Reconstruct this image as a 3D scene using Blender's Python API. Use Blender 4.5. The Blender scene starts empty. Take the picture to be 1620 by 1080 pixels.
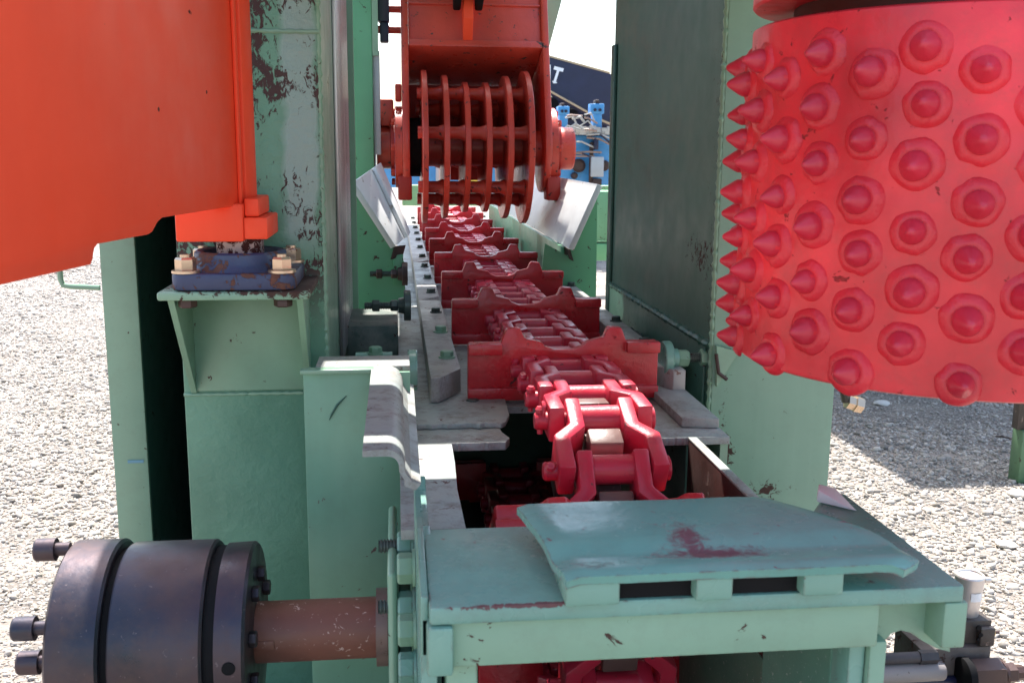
import bpy, bmesh, math, random
import numpy as np
from mathutils import Vector, Matrix, Quaternion, noise as mnoise
R = math.radians
random.seed(7)
SC = bpy.context.scene
COL = SC.collection
# ------------------------------------------------------------------ camera
CAMZ = 1.65
F = 1600.0                                  # focal length in pixels of the 1620 wide photograph
dY = Vector((-184, 305, -1600)).normalized()            # where world +Y goes, in camera space
dn = Vector((-66, -8433, -1600)).normalized()           # where world -Z goes
dZ = -(dn - dY * dn.dot(dY)).normalized()
dX = dY.cross(dZ).normalized()
MW = Matrix((dX, dY, dZ))                   # camera space -> world
cam_d = bpy.data.cameras.new('camera'); cam = bpy.data.objects.new('camera', cam_d)
COL.objects.link(cam); SC.camera = cam
cam.matrix_world = Matrix.Translation((0, 0, CAMZ)) @ MW.to_4x4()
cam_d.sensor_width = 36; cam_d.lens = F / 1620 * 36
cam_d.clip_start = .05; cam_d.clip_end = 4000
cam_d.dof.use_dof = True; cam_d.dof.focus_distance = 3.4; cam_d.dof.aperture_fstop = 9
# ------------------------------------------------------------------ world and sun
SUN = Vector((.0, .45, .86)).normalized()
w = bpy.data.worlds.new('World'); SC.world = w; w.use_nodes = True
nt = w.node_tree; nt.nodes.clear()
sky = nt.nodes.new('ShaderNodeTexSky'); sky.sky_type = 'NISHITA'; sky.sun_disc = False
sky.sun_elevation = math.asin(SUN.z); sky.sun_rotation = math.atan2(SUN.x, SUN.y)
sky.air_density = 1.2; sky.dust_density = 2.2; sky.ozone_density = 1.0
bg = nt.nodes.new('ShaderNodeBackground'); bg.inputs[1].default_value = .15
wo = nt.nodes.new('ShaderNodeOutputWorld')
nt.links.new(sky.outputs[0], bg.inputs[0]); nt.links.new(bg.outputs[0], wo.inputs[0])
sl = bpy.data.lights.new('sun', 'SUN'); sl.energy = 5; sl.angle = R(.5); sl.color = (1, .96, .9)
so = bpy.data.objects.new('sun', sl); COL.objects.link(so)
so.rotation_euler = SUN.to_track_quat('Z', 'Y').to_euler()
vs = SC.view_settings
SC.display_settings.display_device = 'sRGB'
vs.view_transform = 'Standard'; vs.look = 'None'; vs.gamma = 1; vs.use_curve_mapping = False
vs.exposure = 1.38
# ------------------------------------------------------------------ helpers
def P(px, py, Y=None, X=None, Z=None):
    """world point seen at pixel (px, py) of the photograph, at depth Y (or on plane X / height Z)"""
    r = MW @ Vector((px - 810, 540 - py, -F))
    if Y is not None: t = Y / r.y
    elif X is not None: t = X / r.x
    else: t = (Z - CAMZ) / r.z
    return Vector((0, 0, CAMZ)) + r * t
def px_x(px, py, Y): return P(px, py, Y=Y).x
def px_z(px, py, Y): return P(px, py, Y=Y).z

class MB:
    def __init__(s): s.bm = bmesh.new()
    def box(s, x0, x1, y0, y1, z0, z1):
        a = [s.bm.verts.new((x, y, z)) for z in (z0, z1) for y in (y0, y1) for x in (x0, x1)]
        for f in ((0,2,3,1),(4,5,7,6),(0,1,5,4),(1,3,7,5),(3,2,6,7),(2,0,4,6)):
            s.bm.faces.new([a[i] for i in f])
        return s
    def hexa(s, a):
        """8 points: bottom ring of 4, top ring of 4"""
        a = [s.bm.verts.new(p) for p in a]
        for f in ((3,2,1,0),(4,5,6,7),(0,1,5,4),(1,2,6,5),(2,3,7,6),(3,0,4,7)):
            s.bm.faces.new([a[i] for i in f])
        return s
    def prism(s, pts, off):
        """planar outline pushed out by the vector off"""
        off = Vector(off)
        a = [s.bm.verts.new(p) for p in pts]; b = [s.bm.verts.new(Vector(p) + off) for p in pts]
        s.bm.faces.new(a); s.bm.faces.new(b[::-1]); n = len(a)
        for i in range(n): s.bm.faces.new((a[i], b[i], b[(i+1) % n], a[(i+1) % n]))
        return s
    def xz(s, pts, y0, y1): return s.prism([(p[0], y0, p[1]) for p in pts], (0, y1-y0, 0))
    def yz(s, pts, x0, x1): return s.prism([(x0, p[0], p[1]) for p in pts], (x1-x0, 0, 0))
    def xy(s, pts, z0, z1): return s.prism([(p[0], p[1], z0) for p in pts], (0, 0, z1-z0))
    def cyl(s, p0, p1, r, seg=20, r1=None, rot=0):
        return s.lathe(p0, p1, [(0, r), (1, r if r1 is None else r1)], seg, rot)
    def lathe(s, p0, p1, prof, seg=24, rot=0, closed=True):
        """prof: (t along p0-p1, radius)"""
        p0 = Vector(p0); p1 = Vector(p1); d = p1 - p0
        q = d.to_track_quat('Z', 'Y'); rings = []
        for t, r in prof:
            c = p0 + d * t
            if r < 1e-6: rings.append([s.bm.verts.new(c)]); continue
            rings.append([s.bm.verts.new(c + q @ Vector((r*math.cos(rot+2*math.pi*k/seg), r*math.sin(rot+2*math.pi*k/seg), 0))) for k in range(seg)])
        for A, B in zip(rings, rings[1:]):
            for k in range(seg):
                l = (k+1) % seg
                if len(A) == 1: s.bm.faces.new((A[0], B[l], B[k]))
                elif len(B) == 1: s.bm.faces.new((A[k], A[l], B[0]))
                else: s.bm.faces.new((A[k], A[l], B[l], B[k]))
        if closed:
            if len(rings[0]) > 1: s.bm.faces.new(rings[0][::-1])
            if len(rings[-1]) > 1: s.bm.faces.new(rings[-1])
        return s
    def tube(s, pts, r, seg=8):
        pts = [Vector(p) for p in pts]; rings = []; n = len(pts); up = None
        for i, p in enumerate(pts):
            d = (pts[min(i+1, n-1)] - pts[max(i-1, 0)]).normalized()
            if up is None: up = d.orthogonal().normalized()
            up = (up - d * up.dot(d)).normalized(); v = d.cross(up)
            rr = r[i] if isinstance(r, (list, tuple)) else r
            rings.append([s.bm.verts.new(p + (up*math.cos(2*math.pi*k/seg) + v*math.sin(2*math.pi*k/seg)) * rr) for k in range(seg)])
        for A, B in zip(rings, rings[1:]):
            for k in range(seg): s.bm.faces.new((A[k], A[(k+1) % seg], B[(k+1) % seg], B[k]))
        s.bm.faces.new(rings[0][::-1]); s.bm.faces.new(rings[-1]); return s
    def bevel(s, wd, seg=2, ang=35):
        bmesh.ops.recalc_face_normals(s.bm, faces=s.bm.faces)
        e = [e for e in s.bm.edges if len(e.link_faces) == 2 and e.calc_face_angle(0) > R(ang)]
        bmesh.ops.bevel(s.bm, geom=e, offset=wd, segments=seg, profile=.5, affect='EDGES', clamp_overlap=True)
        return s
    def mesh(s, name, mat, smooth=True, centre=True):
        bmesh.ops.recalc_face_normals(s.bm, faces=s.bm.faces)
        c = Vector((0, 0, 0))
        if centre:
            vs_ = [v.co for v in s.bm.verts]
            c = Vector([(min(v[i] for v in vs_) + max(v[i] for v in vs_)) / 2 for i in range(3)])
            for v in s.bm.verts: v.co -= c
        if smooth:
            for f in s.bm.faces: f.smooth = True
            for e in s.bm.edges:
                if len(e.link_faces) == 2 and e.calc_face_angle(0) > R(32): e.smooth = False
        me = bpy.data.meshes.new(name); s.bm.to_mesh(me); s.bm.free()
        if mat: me.materials.append(mat)
        return me, c
    def obj(s, name, mat, parent=None, **k):
        me, c = s.mesh(name, mat, **k)
        o = bpy.data.objects.new(name, me); COL.objects.link(o)
        if parent is not None:
            o.parent = parent; c = c - world_loc(parent)
        o.location = c
        return o
def world_loc(o):
    l = Vector(o.location)
    while o.parent: o = o.parent; l += Vector(o.location)
    return l
def thing(name, loc, label, cat, group=None):
    o = bpy.data.objects.new(name, None); COL.objects.link(o); o.location = loc
    o.empty_display_size = .1
    o['label'] = label; o['category'] = cat
    if group: o['group'] = group
    return o
def tag(o, label, cat, group=None):
    o['label'] = label; o['category'] = cat
    if group: o['group'] = group
    return o
def inst(name, me, loc, parent=None, rot=None):
    """an object on a shared mesh; loc in world coordinates"""
    o = bpy.data.objects.new(name, me); COL.objects.link(o); loc = Vector(loc)
    if parent is not None: o.parent = parent; loc = loc - world_loc(parent)
    o.location = loc
    if rot is not None: o.rotation_mode = 'QUATERNION'; o.rotation_quaternion = rot
    return o
def local(name, me, parent, loc=(0, 0, 0)):
    o = bpy.data.objects.new(name, me); COL.objects.link(o); o.parent = parent; o.location = loc; return o
# ------------------------------------------------------------------ materials
class NT:
    def __init__(s, name):
        s.m = bpy.data.materials.new(name); s.m.use_nodes = True; s.t = s.m.node_tree
        s.b = s.t.nodes['Principled BSDF']; s.pos = s.t.nodes.new('ShaderNodeNewGeometry').outputs['Position']
    def n(s, typ, **k):
        nd = s.t.nodes.new(typ)
        for a, v in k.items(): setattr(nd, a, v)
        return nd
    def l(s, a, b): s.t.links.new(a, b)
    def scale(s, v):
        m = s.n('ShaderNodeVectorMath', operation='MULTIPLY'); s.l(s.pos, m.inputs[0]); m.inputs[1].default_value = v
        return m.outputs[0]
    def noise(s, sc, det=4, rough=.55, vec=None, dist=0):
        t = s.n('ShaderNodeTexNoise'); t.inputs['Scale'].default_value = sc; t.inputs['Detail'].default_value = det
        t.inputs['Roughness'].default_value = rough; t.inputs['Distortion'].default_value = dist
        s.l(s.pos if vec is None else vec, t.inputs['Vector']); return t.outputs['Fac']
    def ramp(s, f, a, b, lo=0, hi=1):
        r = s.n('ShaderNodeMapRange'); r.inputs[1].default_value = a; r.inputs[2].default_value = b
        r.inputs[3].default_value = lo; r.inputs[4].default_value = hi; s.l(f, r.inputs[0]); return r.outputs[0]
    def mix(s, f, a, b):
        m = s.n('ShaderNodeMix', data_type='RGBA')
        for v, k in ((f, 0), (a, 6), (b, 7)):
            if hasattr(v, 'links') or hasattr(v, 'is_linked'): s.l(v, m.inputs[k])
            elif k == 0: m.inputs[0].default_value = v
            else: m.inputs[k].default_value = (*v, 1)
        return m.outputs[2]
    def math(s, op, a, b):
        m = s.n('ShaderNodeMath', operation=op, use_clamp=False)
        for v, k in ((a, 0), (b, 1)):
            if hasattr(v, 'is_linked'): s.l(v, m.inputs[k])
            else: m.inputs[k].default_value = v
        return m.outputs[0]
    def bump(s, h, st, d=.002):
        b = s.n('ShaderNodeBump'); b.inputs['Strength'].default_value = st; b.inputs['Distance'].default_value = d
        s.l(h, b.inputs['Height']); s.l(b.outputs[0], s.b.inputs['Normal']); return b
def paint(name, col, rough=.35, var=.18, chip=.0, chipcol=(.06, .028, .02), chipsc=22, dust=.0, dustcol=(.42, .38, .34),
          bump=.25, bsc=60, spots=(), spec=.5, metal=0, streak=0, grime=0, edge=0, edgecol=None, soft=0):
    m = NT(name)
    lo = tuple(c * (1 - var) for c in col); hi = tuple(min(1, c * (1 + var)) for c in col)
    c = m.mix(m.ramp(m.noise(3.1, 4), .3, .7), lo, hi)
    if streak:
        c = m.mix(m.ramp(m.noise(1, 3, vec=m.scale((34, 34, 1.4))), .35, .75, 0, streak), c, tuple(min(1, x * 1.5 + .02) for x in col))
    rg = m.ramp(m.noise(9, 3), .3, .7, rough - .07, rough + .1)
    if dust:
        df = m.math('MULTIPLY', m.ramp(m.noise(7, 6, .65), .38, .68), dust)
        c = m.mix(df, c, dustcol); rg = m.math('ADD', rg, m.math('MULTIPLY', df, .35))
    if grime:
        gf = m.math('MULTIPLY', m.ramp(m.noise(13, 8, .78), .48, .70), grime)
        c = m.mix(gf, c, (.13, .09, .07)); rg = m.math('ADD', rg, m.math('MULTIPLY', gf, .3))
    mask = None
    if chip:
        mask = m.ramp(m.noise(chipsc, 7, .68, dist=.6), .665 - chip, .68 - chip)
    for (p, r, dens) in spots:
        v = m.n('ShaderNodeVectorMath', operation='SUBTRACT'); m.l(m.pos, v.inputs[0]); v.inputs[1].default_value = p
        d = m.n('ShaderNodeVectorMath', operation='DIVIDE'); m.l(v.outputs[0], d.inputs[0]); d.inputs[1].default_value = r
        ln = m.n('ShaderNodeVectorMath', operation='LENGTH'); m.l(d.outputs[0], ln.inputs[0])
        fall = m.ramp(ln.outputs['Value'], 0, 1, dens, 0)
        sm = m.ramp(m.math('ADD', fall, m.noise(45, 6, .7, dist=.8)), .72 - soft, .77 + soft * 1.6)
        mask = sm if mask is None else m.math('MAXIMUM', mask, sm)
    if edge:
        bv = m.n('ShaderNodeBevel', samples=4); bv.inputs['Radius'].default_value = .006
        g_ = m.n('ShaderNodeNewGeometry'); dt_ = m.n('ShaderNodeVectorMath', operation='DOT_PRODUCT')
        m.l(bv.outputs[0], dt_.inputs[0]); m.l(g_.outputs['Normal'], dt_.inputs[1])
        ew = m.math('MULTIPLY', m.ramp(dt_.outputs['Value'], .985, .90), m.ramp(m.noise(26, 6, .7), .46, .60))
        c = m.mix(m.math('MULTIPLY', ew, edge), c, edgecol or chipcol)
    if mask is not None:
        cc = m.mix(m.noise(60, 3), tuple(x * .6 for x in chipcol), tuple(x * 1.5 for x in chipcol))
        c = m.mix(mask, c, cc); rg = m.math('ADD', rg, m.math('MULTIPLY', mask, .4))
    m.l(c, m.b.inputs['Base Color']); m.l(rg, m.b.inputs['Roughness'])
    m.b.inputs['Metallic'].default_value = metal; m.b.inputs['Specular IOR Level'].default_value = spec
    h = m.noise(bsc, 5, .6)
    h2 = m.math('ADD', m.math('MULTIPLY', h, .5), m.math('MULTIPLY', m.noise(8, 2), 1.6))
    if mask is not None: h2 = m.math('SUBTRACT', h2, m.math('MULTIPLY', mask, .5))
    m.bump(h2, bump, .004)
    return m.m
G = (.22, .37, .255)
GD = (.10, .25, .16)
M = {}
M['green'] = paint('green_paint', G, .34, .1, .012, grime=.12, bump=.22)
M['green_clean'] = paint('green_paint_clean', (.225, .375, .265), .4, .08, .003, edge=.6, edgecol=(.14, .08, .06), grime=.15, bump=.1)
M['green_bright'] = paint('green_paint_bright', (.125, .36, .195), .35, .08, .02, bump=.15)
M['green_dark'] = paint('green_paint_dark_and_shaded', (.045, .115, .085), .42, .15, .03, bump=.2)  # also the shaded copy of the greens on faces in dark gaps
M['teal'] = paint('teal_green_paint', (.175, .335, .265), .27, .12, .012, chipcol=(.12, .06, .055), bump=.35, edge=.6)
M['deck'] = paint('dusty_green_deck', (.27, .31, .295), .40, .15, .025, dust=.5, grime=.8, bump=.5, chipcol=(.14, .08, .07))
M['liner'] = paint('worn_liner', (.30, .29, .27), .4, .2, .03, grime=.7, dust=.4, bump=.4, chipcol=(.18, .10, .08))
M['oxide'] = paint('dark_oxide', (.05, .025, .02), .6, .3, bump=.4)
M['orange'] = paint('orange_paint', (.97, .082, .03), .45, .06, .0, bump=.06, streak=.08, spec=.25)
M['chain'] = paint('crimson_paint', (.50, .022, .05), .32, .18, .015, bump=.45, bsc=90, chipcol=(.10, .03, .03), edge=.55, edgecol=(.62, .20, .22), grime=.25)
M['flight'] = paint('crimson_cast_paint', (.52, .017, .026), .30, .2, .025, bump=.9, bsc=55, chipcol=(.10, .02, .02), edge=.6, edgecol=(.6, .2, .22), grime=.25)  # pale edge colour: worn paint plus the sky's glint painted in
M['drum'] = paint('red_drum_paint', (.70, .034, .046), .34, .42, .012, chipcol=(.3, .02, .02), chipsc=30, bump=1.0, bsc=22, grime=.22)
M['drum_dull'] = paint('red_spike_paint', (.56, .025, .05), .36, .2, .0, bump=.6, bsc=70, edge=.3, edgecol=(.6, .15, .18))
M['drum_collar'] = paint('red_weld_collar_paint', (.66, .028, .044), .36, .3, .0, bump=1.0, bsc=110)
M['arm'] = paint('red_orange_paint', (.60, .065, .04), .32, .2, .045, bump=.5, chipcol=(.05, .045, .04), edge=.8, edgecol=(.08, .05, .04))
M['arm_dark'] = paint('dark_red_paint', (.40, .022, .012), .42, .2, .03, bump=.3, chipcol=(.03, .02, .02))
M['rotor'] = paint('rotor_red_paint', (.60, .055, .032), .33, .25, .04, bump=.5, chipcol=(.05, .02, .02), edge=.5, edgecol=(.10, .03, .03))
M['steel'] = paint('blued_steel', (.050, .050, .066), .30, .4, .012, chipcol=(.2, .16, .16), chipsc=80, dust=.7, dustcol=(.11, .065, .06), metal=.7, bump=.2, grime=.3)
M['black'] = paint('black_rubber_and_shade', (.008, .008, .009), .75, .2, bump=.1, spec=.15)  # also stands in for shade in the gap, slots and opening
M['rust'] = paint('rusty_shaft', (.20, .07, .045), .5, .3, .04, chipcol=(.5, .35, .3), chipsc=60, bump=.3)
M['rusty_steel'] = paint('rust_speckled_steel', (.42, .33, .32), .4, .2, .17, chipcol=(.07, .02, .018), chipsc=50, metal=.4, bump=.4)
M['tooth'] = paint('brown_tooth', (.13, .07, .06), .4, .25, .03, chipcol=(.3, .2, .18), bump=.4)
M['blue'] = paint('blue_cast_paint', (.036, .048, .105), .42, .35, .11, chipcol=(.12, .05, .035), chipsc=17, bump=.7)
M['zinc'] = paint('yellow_zinc', (.62, .47, .34), .28, .12, .05, metal=.8, bump=.2, chipcol=(.25, .08, .05))
M['darkbolt'] = paint('dark_bolt', (.07, .09, .08), .4, .2, .05, metal=.3, bump=.3)
M['brownbolt'] = paint('brown_bolt', (.07, .038, .032), .45, .3, .03, metal=.3, bump=.3)
M['white'] = paint('white_worn_and_sunlit_plate', (.66, .66, .65), .4, .05, .02, bump=.35, chipcol=(.3, .25, .2))
M['navy'] = paint('navy_paint', (.014, .017, .05), .4, .2, bump=.1)
M['skyblue'] = paint('sky_blue_paint', (.07, .30, .62), .4, .12, .03, bump=.2)
M['grey'] = paint('grey_box', (.42, .44, .46), .5, .06, bump=.1)
M['letter'] = paint('white_lettering', (.8, .8, .8), .5, .02, bump=.0)
M['tan'] = paint('tan_trim', (.45, .33, .2), .5, .1)
M['yellow'] = paint('yellow_paint', (.75, .5, .08), .4, .1)
M['alu'] = paint('gauge_metal', (.62, .58, .55), .32, .06, metal=.6, bump=.05)
M['castdirty'] = paint('dirty_cast', (.05, .038, .032), .5, .35, .05, chipcol=(.2, .15, .12), bump=.8)
M['hose'] = paint('hose_black', (.02, .02, .024), .5, .3, dust=.5, dustcol=(.12, .10, .10), bump=.3)
def column_mat():
    m = NT('column_paint_worn')
    c = m.mix(m.ramp(m.noise(3, 4), .3, .7), (.10, .235, .155), (.15, .33, .225))
    sx = m.n('ShaderNodeSeparateXYZ'); m.l(m.pos, sx.inputs[0])
    ga = px_x(452, 300, 2.95); gb = px_x(503, 300, 2.95)
    nz = m.math('MULTIPLY', m.math('SUBTRACT', m.noise(9, 4), .5), .06)
    xx = m.math('ADD', sx.outputs['X'], nz)
    k = m.math('MULTIPLY', m.ramp(xx, ga - .008, ga + .012), m.ramp(xx, gb - .01, gb + .005, 1, 0))
    zlo = px_z(460, 395, 2.95); k = m.math('MULTIPLY', k, m.ramp(sx.outputs['Z'], zlo - .02, zlo + .05))
    k = m.math('MULTIPLY', k, m.ramp(m.noise(4, 3), .25, .5, .35, .9))
    c = m.mix(k, c, (.27, .38, .345))                       # rubbed band, paled to carry the sky's reflection in its gloss
    ch = m.ramp(m.math('ADD', m.noise(1, 6, .7, vec=m.scale((46, 46, 26)), dist=1.1), m.ramp(m.noise(4.2, 2), .36, .58, -.10, .09)), .545, .565)
    ch = m.math('MULTIPLY', ch, m.ramp(sx.outputs['Z'], zlo - .25, zlo - .05))
    c = m.mix(ch, c, (.055, .022, .02))
    m.l(c, m.b.inputs['Base Color'])
    m.l(m.math('ADD', m.ramp(k, 0, 1, .36, .26), m.math('MULTIPLY', ch, .3)), m.b.inputs['Roughness'])
    h = m.math('ADD', m.math('MULTIPLY', m.noise(50, 5, .65), .8), m.math('MULTIPLY', m.noise(14, 3, vec=m.scale((1, 1, 1.6))), 1.2))
    m.bump(m.math('SUBTRACT', h, m.math('MULTIPLY', ch, .6)), .65, .005)
    return m.m
M['column'] = column_mat()
def polished():
    m = NT('polished_strip')
    s = m.noise(1, 4, .6, vec=m.scale((1, 60, .5)))
    c = m.mix(m.ramp(s, .38, .62), (.22, .18, .19), (.85, .82, .84)); m.l(c, m.b.inputs['Base Color'])  # bright streaks put reflected surroundings into the steel's colour
    m.b.inputs['Metallic'].default_value = .45; m.l(m.ramp(s, .3, .7, .42, .2), m.b.inputs['Roughness'])
    m.bump(m.noise(1, 4, .6, vec=m.scale((1, 90, .8))), .5, .003); return m.m
M['polished'] = polished()
def gravel_mat(name, stones):
    m = NT(name)
    if stones:
        a = m.n('ShaderNodeAttribute'); a.attribute_name = 'tone'
        c = m.mix(m.ramp(a.outputs['Fac'], 0, 1), (.20, .18, .16), (.56, .51, .455))
        c = m.mix(m.ramp(m.noise(5, 2), .45, .7, 0, .35), c, (.50, .42, .34))
        m.l(c, m.b.inputs['Base Color']); m.b.inputs['Roughness'].default_value = .75
        m.bump(m.noise(260, 3), .3, .002)
    else:
        v = m.n('ShaderNodeTexVoronoi'); v.inputs['Scale'].default_value = 46; m.l(m.pos, v.inputs['Vector'])
        c = m.mix(m.ramp(v.outputs['Distance'], .1, .6), (.42, .37, .33), (.17, .145, .125))
        c = m.mix(m.ramp(m.noise(2.5, 5), .4, .7), c, (.40, .34, .29))
        m.l(c, m.b.inputs['Base Color']); m.b.inputs['Roughness'].default_value = .9
        m.bump(m.math('SUBTRACT', m.noise(120, 4), v.outputs['Distance']), .9, .012)
    return m.m
M['ground'] = gravel_mat('gravel_ground', False); M['stones'] = gravel_mat('gravel_stone', True)
# ------------------------------------------------------------------ ground, hills
g = MB(); g.xy([(-900, -300), (900, -300), (900, 1500), (-900, 1500)], -.3, 0)
o = g.obj('ground', M['ground']); o['kind'] = 'structure'
def stones():
    rng = np.random.default_rng(3)
    t = (1 + 5 ** .5) / 2
    base = np.array([(-1,t,0),(1,t,0),(-1,-t,0),(1,-t,0),(0,-1,t),(0,1,t),(0,-1,-t),(0,1,-t),(t,0,-1),(t,0,1),(-t,0,-1),(-t,0,1)]) / math.sqrt(1+t*t)
    fc = np.array([(0,11,5),(0,5,1),(0,1,7),(0,7,10),(0,10,11),(1,5,9),(5,11,4),(11,10,2),(10,7,6),(7,1,8),(3,9,4),(3,4,2),(3,2,6),(3,6,8),(3,8,9),(4,9,5),(2,4,11),(6,2,10),(8,6,7),(9,8,1)])
    N = 60000; M2 = 58000
    Y1 = 2.6 + 13.4 * rng.random(N) ** 1.25; u = rng.random(N)
    X1 = (-.385*Y1 - .55) * (1-u) + (-.24*Y1) * u
    Y2 = 2.4 + 7.6 * rng.random(M2) ** .9; u = rng.random(M2)
    X2 = (.33*Y2) * (1-u) + (.66*Y2 + .5) * u
    X = np.concatenate([X1, X2]); Y = np.concatenate([Y1, Y2]); n = len(X)
    s = np.clip(rng.lognormal(math.log(.0066), .50, n), .0028, .024) * (1 + .05 * np.maximum(0, Y - 6))
    s *= 1 - .35 * (np.sin(X*2.1 + 1.3) * np.sin(Y*1.7 + X) > .35)
    q = rng.normal(size=(n, 4)); q /= np.linalg.norm(q, axis=1)[:, None]
    w_, x, y, z = q.T
    Rm = np.stack([1-2*(y*y+z*z), 2*(x*y-z*w_), 2*(x*z+y*w_), 2*(x*y+z*w_), 1-2*(x*x+z*z), 2*(y*z-x*w_), 2*(x*z-y*w_), 2*(y*z+x*w_), 1-2*(x*x+y*y)], 1).reshape(n, 3, 3)
    v = base[None] * (1 + .28 * rng.normal(size=(n, 12, 1)).clip(-1.3, 1.3))
    v = v * np.stack([1 + .5*rng.random(n), .75 + .4*rng.random(n), .5 + .3*rng.random(n)], 1)[:, None] * s[:, None, None]
    v = np.einsum('nij,nkj->nki', Rm, v); v[:, :, 2] *= .75
    v += np.stack([X, Y, s * .15], 1)[:, None]
    vv = v.reshape(-1, 3).astype(np.float32); ff = (fc[None] + (np.arange(n) * 12)[:, None, None]).reshape(-1).astype(np.int32)
    me = bpy.data.meshes.new('gravel_stones'); me.vertices.add(len(vv)); me.vertices.foreach_set('co', vv.ravel())
    me.loops.add(len(ff)); me.loops.foreach_set('vertex_index', ff)
    nf = len(ff) // 3; me.polygons.add(nf); me.polygons.foreach_set('loop_start', np.arange(0, nf*3, 3, dtype=np.int32))
    me.update(calc_edges=True)
    a = me.attributes.new('tone', 'FLOAT', 'POINT'); a.data.foreach_set('value', np.repeat(rng.random(n) ** 1.2, 12).astype(np.float32))
    me.materials.append(M['stones'])
    o = bpy.data.objects.new('gravel_stones', me); COL.objects.link(o); o['kind'] = 'stuff'
    o['label'] = 'loose pale grey gravel lying over the yard'; o['category'] = 'gravel'
stones()
# larger stones, twigs
for (px, py, s, lab) in ((1425, 868, .045, 'flat white stone on gravel right of the rounded lip plate'), (1395, 640, .05, 'pale flat stone on shaded gravel under the drum'),
                    (1610, 785, .05, 'flat stone at the right edge of the photo above the gauge'), (1590, 865, .04, 'pale flat stone right of the gauge')):
    p = P(px, py, Z=0); mb = MB(); bmesh.ops.create_icosphere(mb.bm, subdivisions=2, radius=s)
    for v in mb.bm.verts:
        k = 1 + .3 * mnoise.noise(v.co * 30 + p); v.co = Vector((v.co.x*k*1.2, v.co.y*k*.9, v.co.z*k*.35))
    me, c = mb.mesh('stone', paint('pale_stone', (.6, .57, .53), .7, .1, bump=.6), centre=False)
    tag(inst('stone', me, (p.x, p.y, .012)), lab, 'stone')
for (x0, y0, x1, y1, lab) in ((130, 570, 160, 563, 'short dark twig on the gravel left of the green post'), (1515, 1030, 1560, 1036, 'thick broken twig on gravel between gauge and photo edge'),
                              (1575, 690, 1600, 694, 'thin twig on gravel left of the green block')):
    a = P(x0, y0, Z=.012); b = P(x1, y1, Z=.018); md = (a+b)/2 + Vector((0, .01, .004))
    o = MB().tube([a, md, b], [.004, .006, .003], 6).obj('twig', M['oxide']); tag(o, lab, 'twig')

hills = MB()
def ridge(Y, h0, h1, seed, x0=-700, x1=700, n=120):
    pts = []
    for i in range(n+1):
        x = x0 + (x1-x0) * i / n
        pts.append((x, h0 + (h1-h0) * (.5 + .5*mnoise.noise(Vector((x*.006, seed, 0)))) + 3*mnoise.noise(Vector((x*.06, seed, 1)))))
    return pts
r1 = ridge(1100, 25, 60, 3)
hills.xz([(-700, -5)] + r1 + [(700, -5)], 1100, 1180)
hm = paint('hill_forest', (.045, .07, .06), .9, .2, bump=.0)
o = hills.obj('hills', hm); o['kind'] = 'structure'
# ------------------------------------------------------------------ shared fasteners
def hex_mesh(name, r, h, mat, washer=None):
    """head along local +Z from 0 to h"""
    mb = MB()
    mb.lathe((0,0,0), (0,0,1), [(0, r*.93), (h*.12, r), (h*.85, r), (h, r*.86)], 6)
    if washer: mb.lathe((0,0,0), (0,0,1), [(-washer[1], washer[0]), (0.0005, washer[0])], 20)
    return mb.mesh(name, mat, centre=False)[0]
def stud_mesh(name, r, L, mat):
    mb = MB(); n = max(4, int(L / (r*.42))); prof = [(0, r)]
    for i in range(n):
        prof += [((i+.35)*L/n, r), ((i+.6)*L/n, r*.8), ((i+.8)*L/n, r*.8), ((i+1)*L/n, r)]
    mb.lathe((0,0,0), (0,0,1), prof, 14); return mb.mesh(name, mat, centre=False)[0]
QX = Vector((1,0,0)).to_track_quat('Z', 'Y'); QXN = Vector((-1,0,0)).to_track_quat('Z', 'Y'); QZ = Quaternion(); QYN = Vector((0,-1,0)).to_track_quat('Z', 'Y')
QZN = Vector((0,0,-1)).to_track_quat('Z', 'Y')
# ================================================================== LEFT COLUMN
YC = 2.95
xl = px_x(290, 600, YC); xr = px_x(509, 300, YC)
col = thing('steel_column', ((xl+xr)/2, YC+.6, 0), 'tall green steel column with worn paint behind the orange door, carrying the bearing bracket', 'column')
DEP = 1.75
MB().box(xl, xr, YC, YC+.03, 0, 3.3).bevel(.006).obj('front_plate', M['column'], col)
MB().box(xr-.03, xr-.001, YC+.031, YC+DEP, 0, 3.3).obj('side_plate', M['green'], col)
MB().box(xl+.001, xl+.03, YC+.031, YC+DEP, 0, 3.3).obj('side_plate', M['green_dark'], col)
sy0 = P(533, 300, X=xr+.003).y; sy1 = P(551, 300, X=xr+.003).y
MB().box(xr, xr+.012, sy0, min(sy1, YC+DEP), px_z(545, 560, 3.8), 3.2).bevel(.003).obj('wear_strip', M['polished'], col)
MB().box(xr, xr+.03, YC+DEP-.03, YC+DEP, .3, 3.3).obj('edge_flange', M['green'], col)
def weld(p0, p1, r, mat, parent, seed=0, step=.012):
    p0 = Vector(p0); p1 = Vector(p1); n = max(4, int((p1-p0).length/step)); pts = []; rs = []
    for i in range(n+1):
        t = i/n; q = p0.lerp(p1, t) + Vector([r*.35*mnoise.noise(Vector((i*.7, seed, k))) for k in range(3)])
        pts.append(q); rs.append(r * (1 + .28*math.sin(i*2.4) + .25*mnoise.noise(Vector((i*.9, seed+5, 0)))))
    return MB().tube(pts, rs, 7).obj('weld_bead', mat, parent)
weld((xr, YC+.01, .9), (xr, YC+.01, 3.2), .008, M['green'], col, 1)
zb = px_z(400, 95, YC) if False else px_z(450, 50, YC)
weld((px_x(395, 50, YC), YC-.002, zb), (px_x(505, 50, YC), YC-.002, zb), .006, M['green'], col, 2)
zw = px_z(400, 622, YC)
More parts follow.
